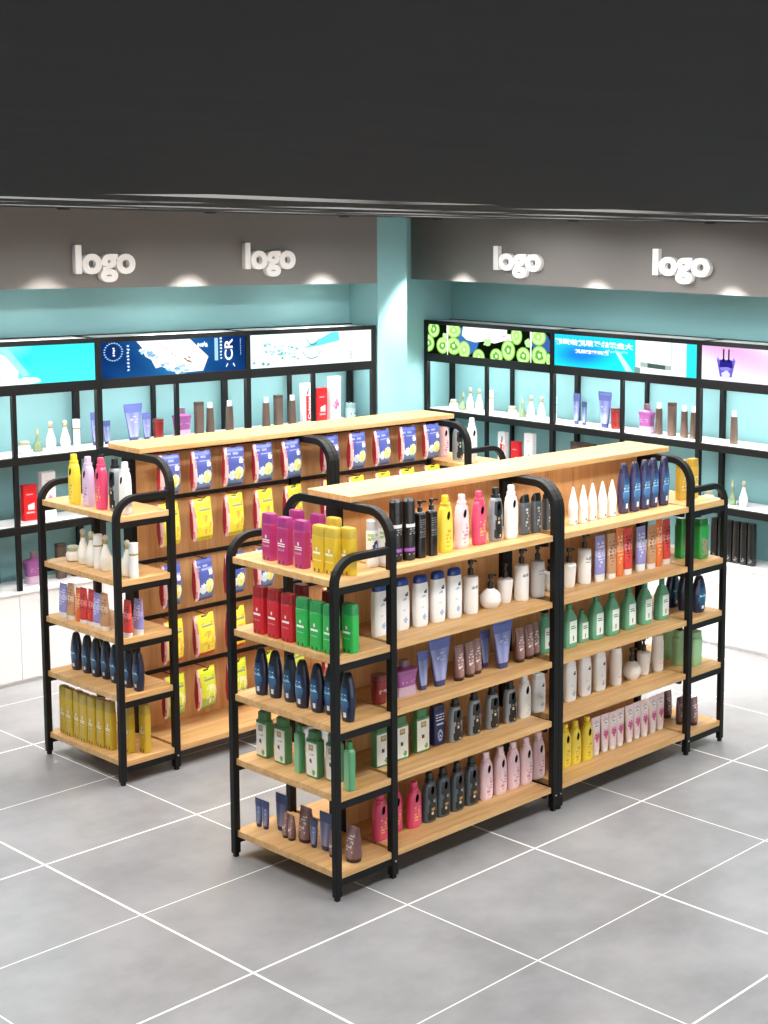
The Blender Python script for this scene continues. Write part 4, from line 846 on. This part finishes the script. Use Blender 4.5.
wall_goods([('jar', 4.62, xr, .09), ('green_decanter', 4.50, xr, .17), ('gourd', 4.40, xr, .218), ('gourd', 4.28, xr, .218), ('cyl', 4.13, xr, .212), ('jar', 3.85, xr, .092), ('green_decanter', 3.73, xr, .18), ('gourd', 3.62, xr, .21), ('gourd', 3.49, xr, .21), ('cyl', 3.34, xr, .22),
  ('tube_blue_s', 3.07, xr, .27), ('tube_blue_xs', 2.98, xr, .205), ('tube_blue', 2.74, xr, .31), ('jar_red', 2.62, xr, .18), ('decanter', 2.27, xr, .245), ('brownflask', 2.14, xr, .268), ('brownbox', 2.00, xr, .28), ('brownflask', 1.87, xr, .268), ('brownflask', 1.77, xr, .268), ('brownflask', 1.36, xr, .27)], 'R', 1.645, 'right wall upper shelf')
wall_goods([('pastebox', 3.97, xr, .34), ('redbox', 3.80, xr, .27), ('pinkbox', 3.63, xr, .36), ('brownbox', 3.09, xr, .34), ('brownbox', 3.02, xr, .34), ('brownbox', 2.95, xr, .34), ('brownbox', 2.88, xr, .34), ('jar', 1.60, xr, .09), ('green_decanter', 1.36, xr, .2), ('gourd', 1.25, xr, .21)], 'R', 1.15, 'right wall middle shelf')
wall_goods([('blackbottle', 1.53-.075*i, xr, .34) for i in range(6)], 'R', .682, 'right wall cabinet top')

# ---- hanging snack bags
def bag(kind, h):
    C = {'blue': ('4a58a4', 'e8d84a', 'b8c4e6', '38509c'), 'yellow': ('e6d832', 'dce860', 'b9b49a', 'ecd93c'), 'yellow_red': ('f6e03a', 'f0c84a', 'c9b070', 'd83a30'), 'green': ('d6e02e', 'e6e8a0', 'b8b878', '86ad4a')}[kind]
    def f(xn, zn, ny, nx):
        if abs(nx) > .62 and abs(xn) > .5:
            if ny > -.12: return 'a82436'
            return 'f0c9c6' if hsh(int(zn*16), 5) < .75 else 'd88a90'
        if ny < 0:
            if xn < -.74-.08*math.sin(3*zn): return 'a82436' if xn < -.97 else ('f2d2ce' if hsh(int(zn*16), int(xn*6+20)) < .75 else 'd98f94')
            if zn < .07: return C[3]
            if kind == 'blue':
                if (xn-.25)**2*1.2+(zn-.34)**2*11 < .30: return 'f0e04a' if hsh(int(xn*5+30), int(zn*14), 2) < .6 else 'e4ecc0'
                if (xn+.45)**2+(zn-.30)**2*9 < .13: return 'd6e4f0'
                if .72 < zn < .90 and dash(xn, zn, 2, .72, .90, .7, 4, -.8, .8, 4): return '9fa4cf'
                if (xn-.5)**2+(zn-.66)**2*14 < .07: return 'e6e9f4'
                if zn < .18: return '5f7ca4'
                return C[0]
            if .92 < zn < .95 and abs(xn) < .3: return '2a2a20'
            if .70 < zn < .84 and dash(xn, zn, 2, .70, .84, .75, 4, -.5, .7, 5): return '8d8f82'
            if (xn-.15)**2+(zn-.38)**2*8 < .42 and hsh(int(xn*5+30), int(zn*14), 7) < .5: return C[1] if hsh(int(xn*4+11), int(zn*9)) < .5 else ('e8a84a' if kind != 'green' else 'f0ecc0')
            if kind == 'green' and zn < .3: return '9fbf5a'
            if kind == 'yellow_red' and zn < .11: return 'd83a30'
            return C[0]
        return mixc(C[0], 'a82436', .5)
    p = PB(); p.loft([(0, .074, .004), (.015*h, .075, .004), (.10*h, .074, .030), (.35*h, .074, .044), (.65*h, .074, .036), (.90*h, .077, .018), (.965*h, .080, .004), (h, .081, .003)], f, 56, 3.2, dz=.007)
    return p.build('pouch', 'foil')
BK = ['blue', 'yellow', 'blue', 'yellow_red', 'green']
BN = ['blue snack bag', 'yellow snack bag', 'blue snack bag', 'yellow snack bag with red hem', 'lime green snack bag']
RW = ['top', 'second', 'third', 'fourth', 'lowest']
for i in range(5):
    h = .25 if i == 0 else .268
    proto = None
    for k in range(2):
        x0 = k*L_+(.02 if k == 0 else .04)
        for j in range(5):
            if proto is None: o = bag(BK[i], h); o.name = 'snack_bag'; proto = o
            else: o = proto.copy(); col.objects.link(o)
            n = j+5*k; rr = random.Random(i*31+n)
            o.location = (GX+x0+.135+.2285*j+.004, GY+YC-.172, HZ[i]-.004-h); o.rotation_euler = (R(rr.uniform(-2, 1)), R(rr.uniform(-2, 2)), R(rr.uniform(4, 13)))
            tag(o, BN[i]+' on rear rack, %s row, %s bay, %s' % (RW[i], 'left' if k == 0 else 'right', ORD[j]), 'snack bag', BN[i]+'s on the %s row' % RW[i])
